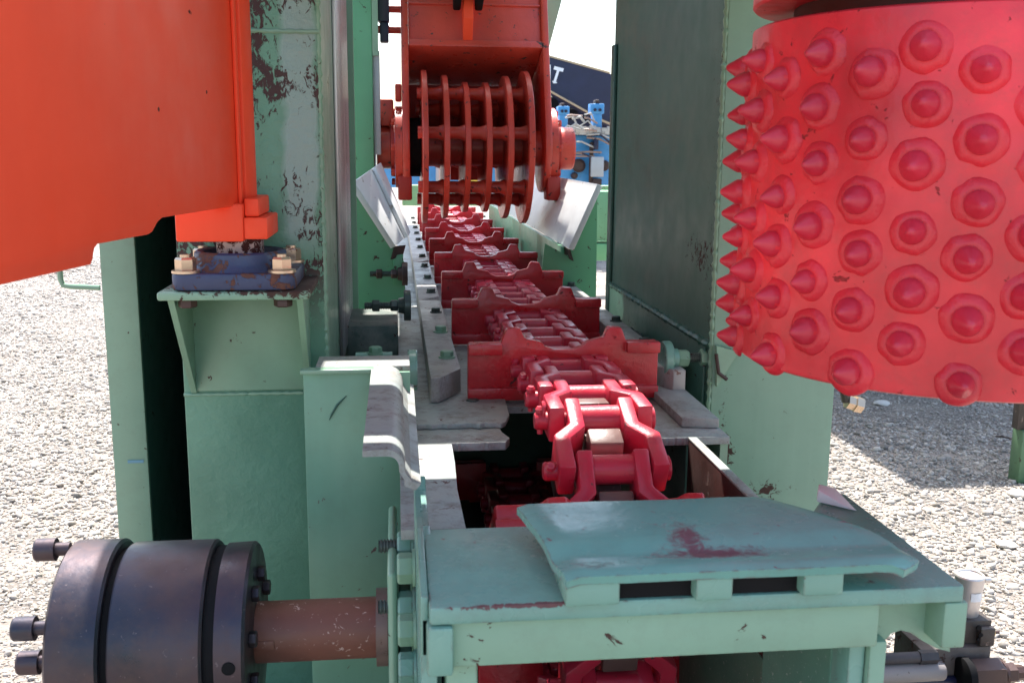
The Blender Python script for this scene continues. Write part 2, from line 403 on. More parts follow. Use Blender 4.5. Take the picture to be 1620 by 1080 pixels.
weld((xl, YC-.002, zw), (px_x(480, 622, YC), YC-.002, zw), .005, M['green'], col, 3)
# bracket
YB = 2.62
bz = px_z(360, 462, YB); bxl = px_x(247, 462, YB); bxr = px_x(470, 462, YB); bt = .022
MB().box(bxl, bxr+.03, YB, YC, bz-bt, bz).bevel(.006, 2).obj('bracket_plate', paint('bracket_green_rusty', G, .4, .15, .06, spots=[((bxr-.02, YB+.2, bz), (.16, .4, .04), .7), ((bxl+.25, YB+.12, bz), (.45, .25, .018), .55)], bump=.5), col)
gl = xl + .06
zt = bz - bt; zbm = px_z(318, 620, YC)
for (xa, xb, nm) in ((px_x(262, 480, YB), px_x(312, 610, YC), 'gusset'), (px_x(468, 482, YB), px_x(492, 575, YC), 'gusset')):
    th = .016
    MB().hexa([(xb-th, YC, zbm), (xb, YC, zbm), (xb, YC+.002, zt), (xb-th, YC+.002, zt), (xb-th, YC-.01, zbm), (xb, YC-.01, zbm), (xa+th, YB+.02, zt), (xa, YB+.02, zt)]).obj(nm, M['green'], col)
MB().box(px_x(300, 600, YC-.012), px_x(486, 600, YC-.012), YC-.012, YC-.001, zbm+.005, zt).bevel(.004).obj('back_plate', M['green'], col)
# bearing
cx = px_x(383, 440, 2.79); cy = 2.785
br = thing('flange_bearing', (cx, cy, bz), 'blue square flange bearing bolted on the rusty bracket under the orange pivot block', 'bearing')
hw = .156
def rsq(h, r, n=5):
    return [(cx + sx*(h-r) + r*math.cos(a), cy + sy*(h-r) + r*math.sin(a)) for sx, sy, a0 in ((1,1,0),(-1,1,90),(-1,-1,180),(1,-1,270)) for a in [R(a0 + 90*k/n) for k in range(n+1)]]
MB().xy(rsq(hw, .035), bz+.002, bz+.045).bevel(.006, 2, 50).obj('base_flange', M['blue'], br)
zt2 = bz + .045
MB().lathe((cx, cy, zt2), (cx, cy, zt2+1), [(0, .135), (.01, .128), (.02, .122), (.043, .120), (.048, .113), (.045, .098), (.03, .095), (.03, .055)], 40).obj('housing', M['blue'], br)
MB().tube([(cx+.12, cy-.075, zt2+.02), (cx+.13, cy-.085, zt2+.02)], .01).obj('grease_port', M['zinc'], br)
hexb = hex_mesh('bolt_head', .027, .034, M['zinc'], washer=(.036, .006))
nutb = hex_mesh('nut', .024, .022, M['brownbolt'])
for sx in (-1, 1):
    for sy in (-1, 1):
        x = cx + sx*.121; y = cy + sy*.121
        b = inst('bolt', hexb, (x, y, bz+.051), br, Quaternion((0,0,1), random.random()))
        if sy < 0: inst('nut', nutb, (x, y, bz-bt-.001), br, QZN)
        mb = MB().cyl((x, y, bz+.08), (x, y, bz+.092), .014, 12); mb.obj('bolt_tip', M['zinc'], br)
# ================================================================== ORANGE DOOR
hd = thing('swing_door', (cx, cy, bz), 'large glossy orange steel door on a pivot, filling the upper left of the view', 'door')
HY = 2.72
dirn = P(943, 235, Y=1.0) - Vector((0, 0, CAMZ)); dirn.z = 0; dirn.normalize()
nrm = Vector((dirn.y, -dirn.x, 0))            # towards the conveyor side
hinge = P(382, 325, Y=HY)
def D(px, py):
    """point of the door's face seen at a pixel"""
    r = MW @ Vector((px - 810, 540 - py, -F)); t = (hinge - Vector((0,0,CAMZ))).dot(nrm) / r.dot(nrm)
    return Vector((0, 0, CAMZ)) + r * t
def Dz(px, z):  # on the face at height z
    a = D(px, 300); b = D(px, 310); return a + (b-a) * ((z - a.z)/(b.z - a.z))
zlo1 = hinge.z; zlo2 = D(148, 418).z
pts = [D(384, 324)]
p255 = Dz(258, zlo1); pts.append(p255); pts.append(Dz(250, zlo1-.008)); pts.append(Dz(242, zlo1-.026)); pts.append(Dz(236, zlo1-.03))
pts.append(Dz(156, zlo1-.03)); pts.append(Dz(151, zlo1-.036)); pts.append(Dz(149, zlo1-.045)); pts.append(Dz(148, zlo2+.01)); pts.append(Dz(145, zlo2))
far = Dz(0, zlo2) - dirn * .8; pts.append(far)
pts.append(Vector((far.x, far.y, 2.6))); pts.append(Vector((pts[0].x, pts[0].y, 2.6)))
M['door'] = paint('door_orange', (.97, .082, .03), .42, .06, .0, bump=.1, bsc=12, streak=.10, spec=.3, chipcol=(.06, .02, .015), spots=[(D(251, 173), (.006, .006, .006), 1.2), (D(327, 146), (.006, .006, .006), 1.2), (D(300, 20), (.03, .03, .01), .3)])
MB().prism(pts, -nrm * .05).bevel(.004, 2, 50).obj('door_panel', M['door'], hd)
# end flange along the pivot edge (stands proud) and its outer rib
e = D(384, 324)
def slab(a, b, c0, c1, z0, z1):
    """slab between distances a..b along the door direction and c0..c1 along its normal"""
    q = [e + dirn*s + nrm*t for s, t in ((a, c0), (b, c0), (b, c1), (a, c1))]
    return MB().hexa([(p.x, p.y, z0) for p in q] + [(p.x, p.y, z1) for p in q])
slab(0.001, .085, -.055, .012, hinge.z+.002, 2.6).bevel(.004).obj('edge_flange', M['orange'], hd)
slab(-.035, -.018, .0005, .010, hinge.z-.001, 2.6).bevel(.003).obj('edge_rib', M['orange'], hd)
bx0 = px_x(277, 360, 2.66); bx1 = px_x(385, 360, 2.66); zt3 = px_z(330, 330, 2.66); zb3 = px_z(330, 383, 2.66)
MB().box(bx0, bx1, 2.66, 2.9, zb3, zt3+.012).bevel(.006).obj('pivot_block', M['orange'], hd)
MB().box(bx1-.0, bx1+.060, 2.665, 2.9, zb3+.006, zb3+.062).bevel(.005).obj('pivot_step', M['orange'], hd)
MB().box(bx1+.001, bx1+.038, 2.68, 2.9, zb3+.063, zb3+.11).bevel(.005).obj('pivot_step', M['orange'], hd)
MB().cyl((cx, cy, bz+.05), (cx, cy, zb3+.004), .062, 32).obj('pivot_pin', M['rusty_steel'], hd)
# ================================================================== LEFT POST AND RECESS
YP = 3.4
x0 = px_x(171, 600, YP); x1 = px_x(226, 600, YP)
po = thing('steel_post', ((x0+x1)/2, YP, 0), 'slim light green box post rising from the gravel left of the tall column', 'post')
MB().box(x0, x1, YP, YP+.02, 0, 3).bevel(.003).obj('front_face', M['green_clean'], po)
MB().box(x1-.02, x1-.001, YP+.021, YP+.9, 0, 3).obj('side_face', M['green_dark'], po)  # post green darkened to paint in the shade on this side
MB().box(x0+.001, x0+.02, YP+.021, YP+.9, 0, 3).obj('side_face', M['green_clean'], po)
a = P(158, 455, Y=YP+.01); b = P(96, 453, Y=YP+.01); c = P(95, 432, Y=YP+.01)
MB().tube([a, b+Vector((.03,0,0)), b+Vector((.008,0,.004)), c+Vector((0,0,-.02)), c+Vector((0, .0,.1))], .009, 10).obj('handle', M['green'], po)
q = P(213, 730, Y=YP-.001)
MB().box(q.x-.022, q.x+.03, YP-.0035, YP-.001, q.z-.004, q.z+.006).obj('paint_mark', paint('blue_mark', (.15, .33, .42), .5), po)
rc = thing('recess_shade', ((x1+xl)/2, 4.25, 0), 'black sheet standing for deep shade between green post and column', 'wall')
MB().box(x0, xl+.002, YP+.901, YP+.93, 0, 3).obj('shade_sheet', M['black'], rc)  # black sheet in place of the deep shade in the gap
MB().box(x1, xl, YP+.05, YP+.9, 2.2, 2.23).obj('top_sheet', M['black'], rc)  # unseen cap added to keep the gap dark
# ================================================================== BOX GUARD IN FRONT OF THE COLUMN
YG = 2.63
gx0 = px_x(486, 800, YG); gx1 = .03
gz = px_z(530, 590, YG)
gd = thing('guard_box', ((gx0+gx1)/2, YG+.1, 0), 'broad green sheet guard with bent top plate and one scratch, left of the chain', 'guard')
sc = P(520, 645, Y=YG)
MB().box(gx0, gx1, YG, YG+.012, 0, gz).bevel(.002).obj('front_sheet', paint('guard_green', (.18, .355, .235), .36, .10, .008, chipcol=(.12, .06, .05), bump=.14, streak=.10, grime=.12), gd)
MB().box(gx0-.006, px_x(592, 585, YG), YG-.02, YG+.02, gz+.001, gz+.013).bevel(.003).obj('top_flange', M['green'], gd)
MB().box(gx0+.03, gx1, YG+.022, YG+.16, gz-.004, gz+.013).bevel(.003).obj('top_sheet', M['deck'], gd)
# scratch: curled torn paint
pts = [P(548+0, 626, Y=YG-.002), P(534, 640, Y=YG-.002), P(525, 655, Y=YG-.002), P(521, 664, Y=YG-.002)]
MB().tube(pts, [.0012, .0035, .003, .001], 5).obj('scratch', M['green_dark'], gd)
# bent cover plate
zc = gz + .012; YN = P(600, 712, Z=zc).y
xlft = px_x(588, 600, YG); xrt = px_x(637, 600, YG)
zdk = px_z(640, 765, YN+.02)
def prof(o):   # outer/inner profile in XZ with offset o
    rr = .035 - o; pr = [(xlft, zc - o)]
    for k in range(7):
        a = R(90 - 90*k/6); pr.append((xrt-.035 + rr*math.cos(a), zc-.035 + rr*math.sin(a)))
    pr.append((xrt - o, zdk+.03)); pr.append((xrt - o + .012, zdk+.012)); pr.append((xrt-o+.03, zdk+ .012 - (0 if o == 0 else .0)))
    return pr
outp = prof(0)[:-1] + [(xrt+.012, zdk+.012), (xrt+.03, zdk+.004)]; inp = prof(.012)[:-1] + [(xrt-.002, zdk+.002), (xrt+.02, zdk-.008)]
mb = MB(); ny = 16; rows = []
for j in range(ny+1):
    t = j/ny; row = []
    for (ring, isin) in ((outp, 0), (inp[::-1], 1)):
        for i, (x, z) in enumerate(ring):
            y0 = YN + .012*mnoise.noise(Vector((x*40, z*40, 2))) + (.06 if z < zc-.04 else 0)*0
            row.append(mb.bm.verts.new((x, y0 + (YG+.10 - y0)*t, z)))
    rows.append(row)
for A, B in zip(rows, rows[1:]):
    n = len(A)
    for i in range(n): mb.bm.faces.new((A[i], A[(i+1) % n], B[(i+1) % n], B[i]))
mb.bm.faces.new(rows[0]); mb.bm.faces.new(rows[-1][::-1])
mb.obj('bent_plate', M['green'] if False else M['deck'], gd)
# ================================================================== CONVEYOR TROUGH
ZD = px_z(760, 700, 2.62)      # deck height
HXL = .14; HXR = .79
tr = thing('conveyor_trough', (.47, 6, 0), 'long dusty steel conveyor bed that the red chain runs along', 'conveyor bed')
TX0 = .04; TX1 = .97
dt = .022
YE = 11.6
# deck plates round the sprocket opening
def rag(x0, x1, y, seed, amp=.006, n=18):
    return [(x0+(x1-x0)*i/n, y + amp*mnoise.noise(Vector((i*.8, seed, 0)))) for i in range(n+1)]
MB().xy([(HXL-.005, 2.0), (HXL-.008, 2.25), (HXL-.002, 2.45)] + [(HXL-.001, 2.62)] + rag(HXL, .285, 2.62, 1)+ [(.30, 2.66), (.285, 2.72), (.27, 3.0), (-.0, 3.0), (.0, 2.0)], ZD-dt, ZD).bevel(.002).obj('deck_plate', M['deck'], tr)
MB().xy([(HXR, 2.62)] + rag(HXR, .70, 2.62, 4)[1:] + [(.66, 2.7), (.64, 3.0), (TX1-.06, 3.0), (TX1-.06, 2.62)], ZD-dt, ZD).bevel(.002).obj('deck_plate', M['deck'], tr)
MB().xy([(.0, 3.001), (TX1-.06, 3.001), (TX1-.06, 6.0), (.0, 6.0)], ZD-dt, ZD-.001).obj('deck_plate', M['deck'], tr)
MB().xy([(.0, 6.002), (TX1-.06, 6.002), (TX1-.06, YE), (.0, YE)], ZD-dt, ZD-.001).obj('deck_plate', M['deck'], tr)
# walls of the opening
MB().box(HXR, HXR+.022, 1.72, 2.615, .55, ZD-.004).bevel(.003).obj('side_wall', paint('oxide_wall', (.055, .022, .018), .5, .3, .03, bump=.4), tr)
MB().box(HXR-.001, HXR+.024, 1.74, 2.617, ZD-.0035, ZD+.003).bevel(.002).obj('wall_cap', M['deck'], tr)
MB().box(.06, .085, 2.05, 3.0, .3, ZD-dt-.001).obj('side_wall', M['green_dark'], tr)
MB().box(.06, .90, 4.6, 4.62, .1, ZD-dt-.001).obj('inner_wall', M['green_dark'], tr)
MB().box(.03, .92, 1.5, 4.6, .02, .04).obj('shade_floor', M['black'], tr)  # black sheet added so the opening under the deck looks shaded
MB().box(.0, .022, 2.7, YE, .2, ZD-dt-.002).obj('outer_side', M['green_bright'], tr)
MB().box(TX1-.083, TX1-.061, 2.63, YE, .2, ZD-dt-.002).obj('outer_side', M['green'], tr)
MB().box(HXR, HXR+.02, 1.78, 4.59, .045, .548).obj('side_wall', paint('speckled_wall', (.15, .28, .19), .4, .2, .04, chipcol=(.6, .6, .55), chipsc=90), tr)
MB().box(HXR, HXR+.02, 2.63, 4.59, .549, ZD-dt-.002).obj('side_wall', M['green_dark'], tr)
# ragged plate lying under the left liner
MB().xy(rag(.03, .30, 2.76, 8, .02) + [(.32, 2.85), (.33, 3.1), (.04, 3.1)], ZD+.001, ZD+.016).bevel(.003).obj('patch_plate', M['deck'], tr)
MB().xy([(.80, 2.72), (.905, 2.70), (.91, 3.2), (.80, 3.2)], ZD+.001, ZD+.03).bevel(.004).obj('patch_plate', M['deck'], tr)
# liners
LZ = ZD + .095
def liner(xa, xb, ya, yb, cham, name='liner_bar'):
    pts = [(xa, ya), (xa+.028, ya), (xb, ya+.13), (xb, yb), (xa, yb)] if cham > 0 else [(xb, ya), (xa+.05, ya), (xa, ya+.1), (xa, yb), (xb, yb)]
    return MB().xy(pts, ZD+.017, LZ).bevel(.004).obj(name, M['liner'], tr)
ly = [3.0, 4.62, 6.2, 7.8, 9.4, 11.0]
for a, b in zip(ly, ly[1:]):
    liner(.095, .195, a, b-.008, 1); liner(.815, .905, a+.05, b-.01, -1)
capb = hex_mesh('cap_bolt', .02, .017, M['darkbolt'], washer=(.025, .004)); capb2 = hex_mesh('cap_bolt_green', .022, .02, M['green'], washer=(.028, .005))
for i, y in enumerate([3.3, 3.78, 4.25, 4.85, 5.4, 5.95, 6.5, 7.1, 7.7, 8.3, 8.9, 9.5, 10.1]):
    inst('bolt', capb2 if i < 2 else capb, (.16, y, LZ+.004), tr, Quaternion((0,0,1), i*.7))
    inst('bolt', capb, (.88, y+.2, LZ+.004), tr, Quaternion((0,0,1), i*.4))
# sunken bolt by the liner
inst('bolt', capb, (.225, 3.02, ZD+.004), tr)
# adjusting screws
hexa_ = hex_mesh('adjust_head', .028, .035, M['green'], None); hexd = hex_mesh('adjust_head_dark', .024, .03, M['darkbolt'], None)
stud = stud_mesh('adjust_stud', .015, .14, M['darkbolt'])
def adjuster(x, y, z, r, sgn, mats, label):
    t = thing('adjusting_screw', (x, y, z), label, 'screw', 'adjusting screws along the conveyor bed')
    MB().lathe((x, y, z), (x+sgn*.028, y, z), [(0, r*.96), (.12, r), (.88, r), (1, r*.96)], 32).obj('pressure_disc', mats[0], t)
    MB().lathe((x+sgn*.028, y, z), (x+sgn*.05, y, z), [(0, .034), (1, .030)], 24).obj('boss', mats[0], t)
    inst('stud', stud, (x+sgn*.045, y, z), t, QX if sgn > 0 else QXN)
    inst('lock_nut', mats[1], (x+sgn*.052, y, z), t, QX if sgn > 0 else QXN)
    inst('head', mats[1], (x+sgn*.125, y, z), t, (QX if sgn > 0 else QXN) @ Quaternion((0,0,1), .4))
    return t
gm = (M['teal'], hexa_); dm = (M['darkbolt'], hexd); bmx = (M['oxide'], hex_mesh('adjust_head_brown', .024, .03, M['brownbolt'], None))
for (px, py, Y, r, mt, lab) in ((660, 585, 2.98, .062, gm, 'pale green adjusting screw and disc beside the bent top plate'), (650, 483, 4.05, .062, dm, 'dark adjusting screw, second back on the left of the chain'),
                         (645, 433, 5.0, .058, bmx, 'rusty brown adjusting screw, third back on the left under the white wing')):
    p = P(px, py, Y=Y); adjuster(max(p.x, .05), Y, p.z, r, -1, mt, lab)
p = P(1056, 566, Y=3.12); adjuster(.845, 3.12, p.z, .055, 1, gm, 'green adjusting screw on the right liner, reaching towards the right pillar')
p = P(975, 520, Y=3.9); adjuster(.915, 3.95, ZD+.03, .045, 1, dm, 'dark adjusting screw farther back on the right of the chain')
# cross box beam on the left with its bolt
cb = thing('cross_beam', (-.09, 4.1, ZD-.1), 'short dark square beam joining the left column to the conveyor bed', 'beam')
zz = px_z(600, 515, 4.0)
MB().box(px_x(548, 515, 4.0), .0, 4.0, 4.45, zz-.16, zz).bevel(.008).obj('tube', paint('grimy_green', (.06, .09, .075), .5, .2, .04, dust=.5, bump=.5), cb)
inst('bolt', hexb, (-.13, 3.99, zz-.2), cb, QYN)
# small clutter between guard and liner
cl = thing('pipe_fitting', (-.05, 3.35, 1.0), 'small teal pipe fitting lying behind the bent top plate', 'fitting')
zf = px_z(590, 566, 3.3)
MB().cyl((-.14, 3.3, zf), (-.02, 3.3, zf), .02, 14).obj('pipe', M['teal'], cl)
inst('elbow', capb2, (-.075, 3.3, zf+.018), cl)
# ================================================================== CHAIN
CX = .49; ZJ = ZD + .095
CX = (P(891, 548, Y=3.07).x)
ZJ = px_z(880, 583, 3.07)
PITCH = .186
NT_ = 14; RS = PITCH / (2*math.sin(math.pi/NT_))
J0 = 3.055; SY = J0 - 2.5*PITCH; SZ = ZJ - RS
def joint(k):
    """k counts towards the camera; negative k runs away along the bed"""
    if k <= 2: return Vector((CX, J0 - k*PITCH, ZJ)), 0.0
    n = k - 2.5; half = NT_//2
    if n <= half:
        a = 2*math.pi/NT_*n; return Vector((CX, SY - RS*math.sin(a), SZ + RS*math.cos(a))), a
    m = n - half; return Vector((CX, SY + m*PITCH, SZ - RS)), math.pi
barA, barB, barC, barD = .050, .089, .094, .135
mb = MB()
for s in (1, -1):
    mb.xy([(s*x, y) for x, y in ((barA,.036),(barB,.036),(barB,-.062),(barD,-.104),(barD,-.223),(barC,-.223),(barC,-.118),(barA,-.076))], -.047, .047)
link_me = mb.bevel(.007, 2, 25).mesh('link', M['chain'], centre=False)[0]
bar_me = MB().lathe((-.0525, 0, 0), (.0525, 0, 0), [(0, .037), (1, .037)], 24).mesh('barrel', M['chain'], centre=False)[0]
pin_me = MB().lathe((-.168, 0, 0), (.147, 0, 0), [(0, .019), (.02, .0235), (.93, .0235), (.935, .031), (.99, .031), (1, .024)], 20).mesh('pin', M['chain'], centre=False)[0]
cm = MB().tube([(0,0,-.034), (0,0,.03)], .0075, 8)
cm.lathe((0,0,.02), (0,0,.038), [(0, .011), (.6, .013), (1, .008)], 10)
cot_me = cm.mesh('cotter_pin', M['chain'], centre=False)[0]
ring_me = MB().tube([(0, .018*math.cos(a), .03+.018*math.sin(a)) for a in np.linspace(-1.2, 4.3, 12)], .005, 6).mesh('cotter_ring', M['chain'], centre=False)[0]
# flight
h = [(-.30,-.088),(-.30,.078),(-.296,.088),(-.197,.088),(-.186,.118),(-.180,.131),(-.142,.134),(-.134,.124),(-.124,.100),(-.072,.088),(-.058,.074),(-.03,.064)]
inn = [(.118,-.088),(.116,.012),(.09,.036)]
out = h + [(-x, z) for x, z in h[::-1]]
full = out + [(.118,-.088),(.116,.012),(.085,.036),(-.085,.036),(-.116,.012),(-.118,-.088)]
def flight_mesh(lo=False):
    mb = MB(); mb.xz(full, -.018, .018)
    for s in (1, -1):
        a, b = sorted((s*.30, s*.195))
        mb.box(a, b, -.045, -.016, .054, .089)
        a, b = sorted((s*.301, s*.125))
        mb.box(a, b, -.032, -.014, -.092, -.052)
    if not lo:
        for s in (1, -1):
            mb.lathe((s*.112, -.04, .012), (s*.112, -.012, .012), [(0, .012), (1, .03)], 10)
            mb.lathe((s*.095, -.024, .03), (s*.095, -.01, .03), [(0, .01), (1, .03)], 10)
    return mb.bevel(.0045, 2, 40).mesh('flight', M['flight'], centre=False)[0]
fl_me = flight_mesh()
ch = thing('conveyor_chain', (CX, J0, ZD), 'crimson offset-link conveyor chain with cast cross flights, running away over the sprocket', 'chain')
K0 = -44
for k in range(K0, 22):
    p, a = joint(k); q, _ = joint(k+1)
    d = (q - p).normalized()
    # local -Y -> d
    ang = math.atan2(d.z, -d.y)     # rotation about X so that -Y maps to d
    rot = Quaternion((1,0,0), -ang)
    L = inst('link', link_me, p, ch, rot)
    if k > -14 or k > 9:
        local('barrel', bar_me, L); local('pin', pin_me, L, (0, -PITCH, 0))
        c = local('cotter_pin', cot_me, L, (-.153, -PITCH, 0)); c.rotation_euler.x = random.uniform(-.5, .5)
        if k in (2,): 
            rr = local('cotter_ring', ring_me, L, (-.145, -PITCH, 0))
    if (k % 5 == 0 and k <= 0) or k in (4, 9, 14, 19):
        fl = inst('flight', fl_me, p + rot @ Vector((0, .012 if k <= 0 else -.128, 0)), ch, rot)
# far simple barrels as one stretch
mb = MB()
for k in range(K0, -13):
    p, a = joint(k); mb.cyl(p + Vector((-.052,0,0)), p + Vector((.052,0,0)), .03, 12)
o = mb.obj('barrel_row', M['chain'], ch); o['kind'] = 'stuff'
# sprocket
sp = thing('chain_sprocket', (CX, SY, SZ), 'brown toothed sprocket under the near end of the red chain', 'sprocket')
MB().lathe((CX-.03, SY, SZ), (CX+.03, SY, SZ), [(0, RS-.05), (1, RS-.05)], 48).obj('wheel', M['tooth'], sp)
MB().lathe((CX-.14, SY, SZ), (CX+.14, SY, SZ), [(0, .1), (1, .1)], 32).obj('hub', M['tooth'], sp)
mb = MB(); mb.hexa([(-.043, -.048, -.06), (.043, -.048, -.06), (.043, .048, -.06), (-.043, .048, -.06), (-.043, -.028, .028), (.043, -.028, .028), (.043, .028, .028), (-.043, .028, .028)])
tooth_me = mb.bevel(.006, 2).mesh('tooth', M['tooth'], centre=False)[0]
for i in range(NT_):
    a = 2*math.pi/NT_*(i+0); rt = RS*math.cos(math.pi/NT_)
    inst('tooth', tooth_me, (CX, SY - rt*math.sin(a), SZ + rt*math.cos(a)), sp, Quaternion((1,0,0), a))
# ================================================================== TAIL FRAME (front)
ZT = px_z(680, 962, 1.37); TY0 = 1.37; TY1 = P(675, 836, Z=ZT).y
tx0 = px_x(679, 962, TY0); tx1 = px_x(1526, 940, TY0)
tf = thing('tail_frame', ((tx0+tx1)/2, TY0+.3, 0), 'heavy green end frame of the conveyor in the foreground, carrying a rounded lip plate', 'frame')
print('TAIL', ZT-CAMZ, TY1, tx0, tx1, 'deck', ZD-CAMZ, 'bracket', bz-CAMZ, 'CX', CX, 'guard', gz-CAMZ, gx0, 'YN', YN)
rimspots = [((tx0+.16, TY0, ZT), (.22, .012, .01), .5), ((tx0+.24, TY0+.12, ZT), (.05, .16, .01), .38)]
M['tail'] = paint('tail_paint', (.165, .325, .27), .24, .12, .006, edge=.8, grime=.25, chipcol=(.12, .05, .05), bump=.35, spots=rimspots)
MB().xy([(tx0, TY0), (tx1, TY0), (tx1, 1.80), (tx1-.04, 1.80), (tx1-.12, TY1), (tx0, TY1)], ZT-.028, ZT).bevel(.005).obj('top_plate', M['tail'], tf)
# beam below
b0 = px_z(1000, 1042, TY0+.012); bx1_ = px_x(1388, 1020, TY0+.012)
MB().box(tx0+.012, bx1_, TY0+.012, TY0+.045, b0, ZT-.0285).bevel(.004).obj('front_beam', M['green_clean'], tf)
MB().box(tx0-.004, tx0+.035, TY0-.004, TY0+.03, b0-.006, ZT-.03).bevel(.006).obj('corner_block', M['teal'], tf)
# legs
MB().box(px_x(705, 1070, 1.4), px_x(756, 1070, 1.4), 1.4, 1.46, 0, b0-.001).bevel(.006).obj('leg', M['green_clean'], tf)
MB().box(px_x(1345, 1070, 1.4), px_x(1372, 1070, 1.4), 1.41, 1.48, 0, b0-.001).bevel(.006).obj('leg', M['teal'], tf)
MB().box(px_x(1373, 1070, 1.4), px_x(1400, 1070, 1.4), 1.40, 1.46, 0, b0-.001).bevel(.004).obj('leg', M['green_clean'], tf)
# curved gusset on the right
ga = px_x(1385, 990, 1.43); gb = px_x(1500, 990, 1.43); gt = ZT-.0285
arc = []
gq = lambda a, b: (px_x(a, b, 1.43), px_z(a, b, 1.43))
MB().xz([(ga-.01, gt), (gb, gt), gq(1500, 1028), gq(1478, 1022), gq(1456, 1010), gq(1438, 998), gq(1423, 994), gq(1408, 999), gq(1396, 1012), gq(1386, 1035), gq(1378, 1065), gq(1372, 1095), (px_x(1370, 1100, 1.43), .2), (ga-.01, .2)], 1.425, 1.445).obj('gusset', M['green_clean'], tf)
MB().box(px_x(1492, 1000, TY0), px_x(1529, 1000, TY0), TY0+.001, TY0+.06, px_z(1510, 1026, TY0), ZT-.0285).bevel(.004).obj('end_block', M['green_clean'], tf)
# side plates
sx0 = px_x(656, 800, 1.9)
MB().yz([(1.40, 0), (2.3, 0), (2.3, ZD-.03), (2.0, ZD-.03), (1.98, ZT+.0), (1.96, px_z(665, 775, 1.96)), (1.74, px_z(665, 775, 1.96)), (1.69, ZT+.004), (1.40, ZT-.03)], sx0, sx0+.024).bevel(.003).obj('side_plate', M['tail'], tf)
MB().box(tx0-.012, tx0-.0005, TY0+.03, TY1+.05, ZT-.09, ZT+.004).bevel(.002).obj('edge_strip', M['teal'], tf)
MB().box(.70, .72, 1.47, 1.76, .1, ZT-.03).obj('side_plate', paint('speckled_green', (.12, .25, .18), .4, .2, .04, chipcol=(.6, .6, .55), chipsc=90), tf)
# raised stop block at right back
p1 = P(1275, 785, Z=ZT+.012)
MB().hexa([(tx1-.078, 1.75, ZT+.001), (tx1-.02, 1.69, ZT+.001), (tx1-.02, 1.79, ZT+.001), (tx1-.06, 1.79, ZT+.001), (tx1-.074, 1.755, ZT+.024), (tx1-.04, 1.71, ZT+.008), (tx1-.03, 1.78, ZT+.018), (tx1-.06, 1.785, ZT+.026)]).bevel(.004).obj('stop_block', M['white'], tf)  # white colour stands for sunlight on the block
# lip plate : curved profile in YZ swept along X, rounded right end
lx0 = px_x(885, 880, 1.4); lx1 = px_x(1438, 880, 1.4)
zf_ = px_z(1150, 903, 1.345); zk_ = px_z(1150, 845, 1.455); ZL = zk_ + .003
LB = min(1.72, P(1050, 789, Z=ZL).y); print('LIP', zf_-ZT, zk_-ZT, LB)
lprof = [(LB, ZL-.001), (1.60, ZL), (1.52, ZL), (1.485, ZL-.001), (1.455, ZL-.004), (1.435, ZL-.010), (1.42, ZL-.016), (1.36, zf_+.006), (1.345, zf_)]
def lw(y):   # left and right limit of the lip at depth y
    t = (y-1.345)/(LB-1.345)
    xl_ = px_x(893, 935, 1.36) + (px_x(818, 805, LB) - px_x(893, 935, 1.36))*t**1.1
    xr_ = lx1 + (px_x(1225, 790, LB) - lx1)*max(0, (t-.25)/.75)**1.2
    xr_ -= .035*max(0, 1-t/.10)**2
    return xl_, xr_
mb = MB(); rows = []; NX = 24
ys = np.linspace(0, 1, 28)
def lz(y): return float(np.interp(y, [p[0] for p in lprof[::-1]], [p[1] for p in lprof[::-1]]))
for t in ys:
    y = 1.345 + (LB-1.345)*t; a, b = lw(y); row = []
    for i in range(NX+1):
        x = a + (b-a)*i/NX
        droop = -.010*max(0, (i/NX-.93)/.07)**2 - .006*max(0, (.05-i/NX)/.05)**2
        row.append((x, y, lz(y) + droop + .0015*mnoise.noise(Vector((x*9, y*9, 0)))))
    rows.append(row)
top = [[mb.bm.verts.new(p) for p in r_] for r_ in rows]; bot = [[mb.bm.verts.new((p[0], p[1]+.004, p[2]-.014)) for p in r_] for r_ in rows]
for j in range(len(ys)-1):
    for i in range(NX):
        mb.bm.faces.new((top[j][i], top[j][i+1], top[j+1][i+1], top[j+1][i])); mb.bm.faces.new((bot[j][i], bot[j+1][i], bot[j+1][i+1], bot[j][i+1]))
for j in range(len(ys)-1):
    mb.bm.faces.new((top[j][0], top[j+1][0], bot[j+1][0], bot[j][0])); mb.bm.faces.new((top[j][NX], bot[j][NX], bot[j+1][NX], top[j+1][NX]))
for i in range(NX):
    mb.bm.faces.new((top[0][i], bot[0][i], bot[0][i+1], top[0][i+1])); mb.bm.faces.new((top[-1][i], top[-1][i+1], bot[-1][i+1], bot[-1][i]))
q1 = P(1130, 868, Y=1.42)
M['lip'] = paint('lip_paint', (.155, .34, .29), .22, .1, .006, edge=.9, grime=.18, soft=.07, chipcol=(.15, .07, .08), bump=.3,
                 spots=[((P(1125, 884, Y=1.41)), (.14, .035, .05), .62), (P(1085, 850, Y=1.46), (.045, .08, .05), .46), (P(940, 905, Y=1.38), (.09, .03, .03), .32), (P(1350, 885, Y=1.4), (.06, .03, .03), .3)])
mb.obj('lip_plate', M['lip'], tf)
MB().tube([(lw(1.37)[0]+.012+(lw(1.37)[1]-lw(1.37)[0]-.05)*i/30, 1.357+.002*math.sin(i*2), ZT+.008+.001*math.sin(i*5)) for i in range(31)], .009, 6).obj('weld_bead', M['teal'], tf) if False else None
for (a, b) in ((892, 978), (1096, 1155), (1264, 1328)):
    MB().box(px_x(a, 940, 1.365), px_x(b, 940, 1.365), 1.351, 1.46, ZT+.001, lz(1.37)-.013).bevel(.005).obj('spacer_block', M['teal'], tf)
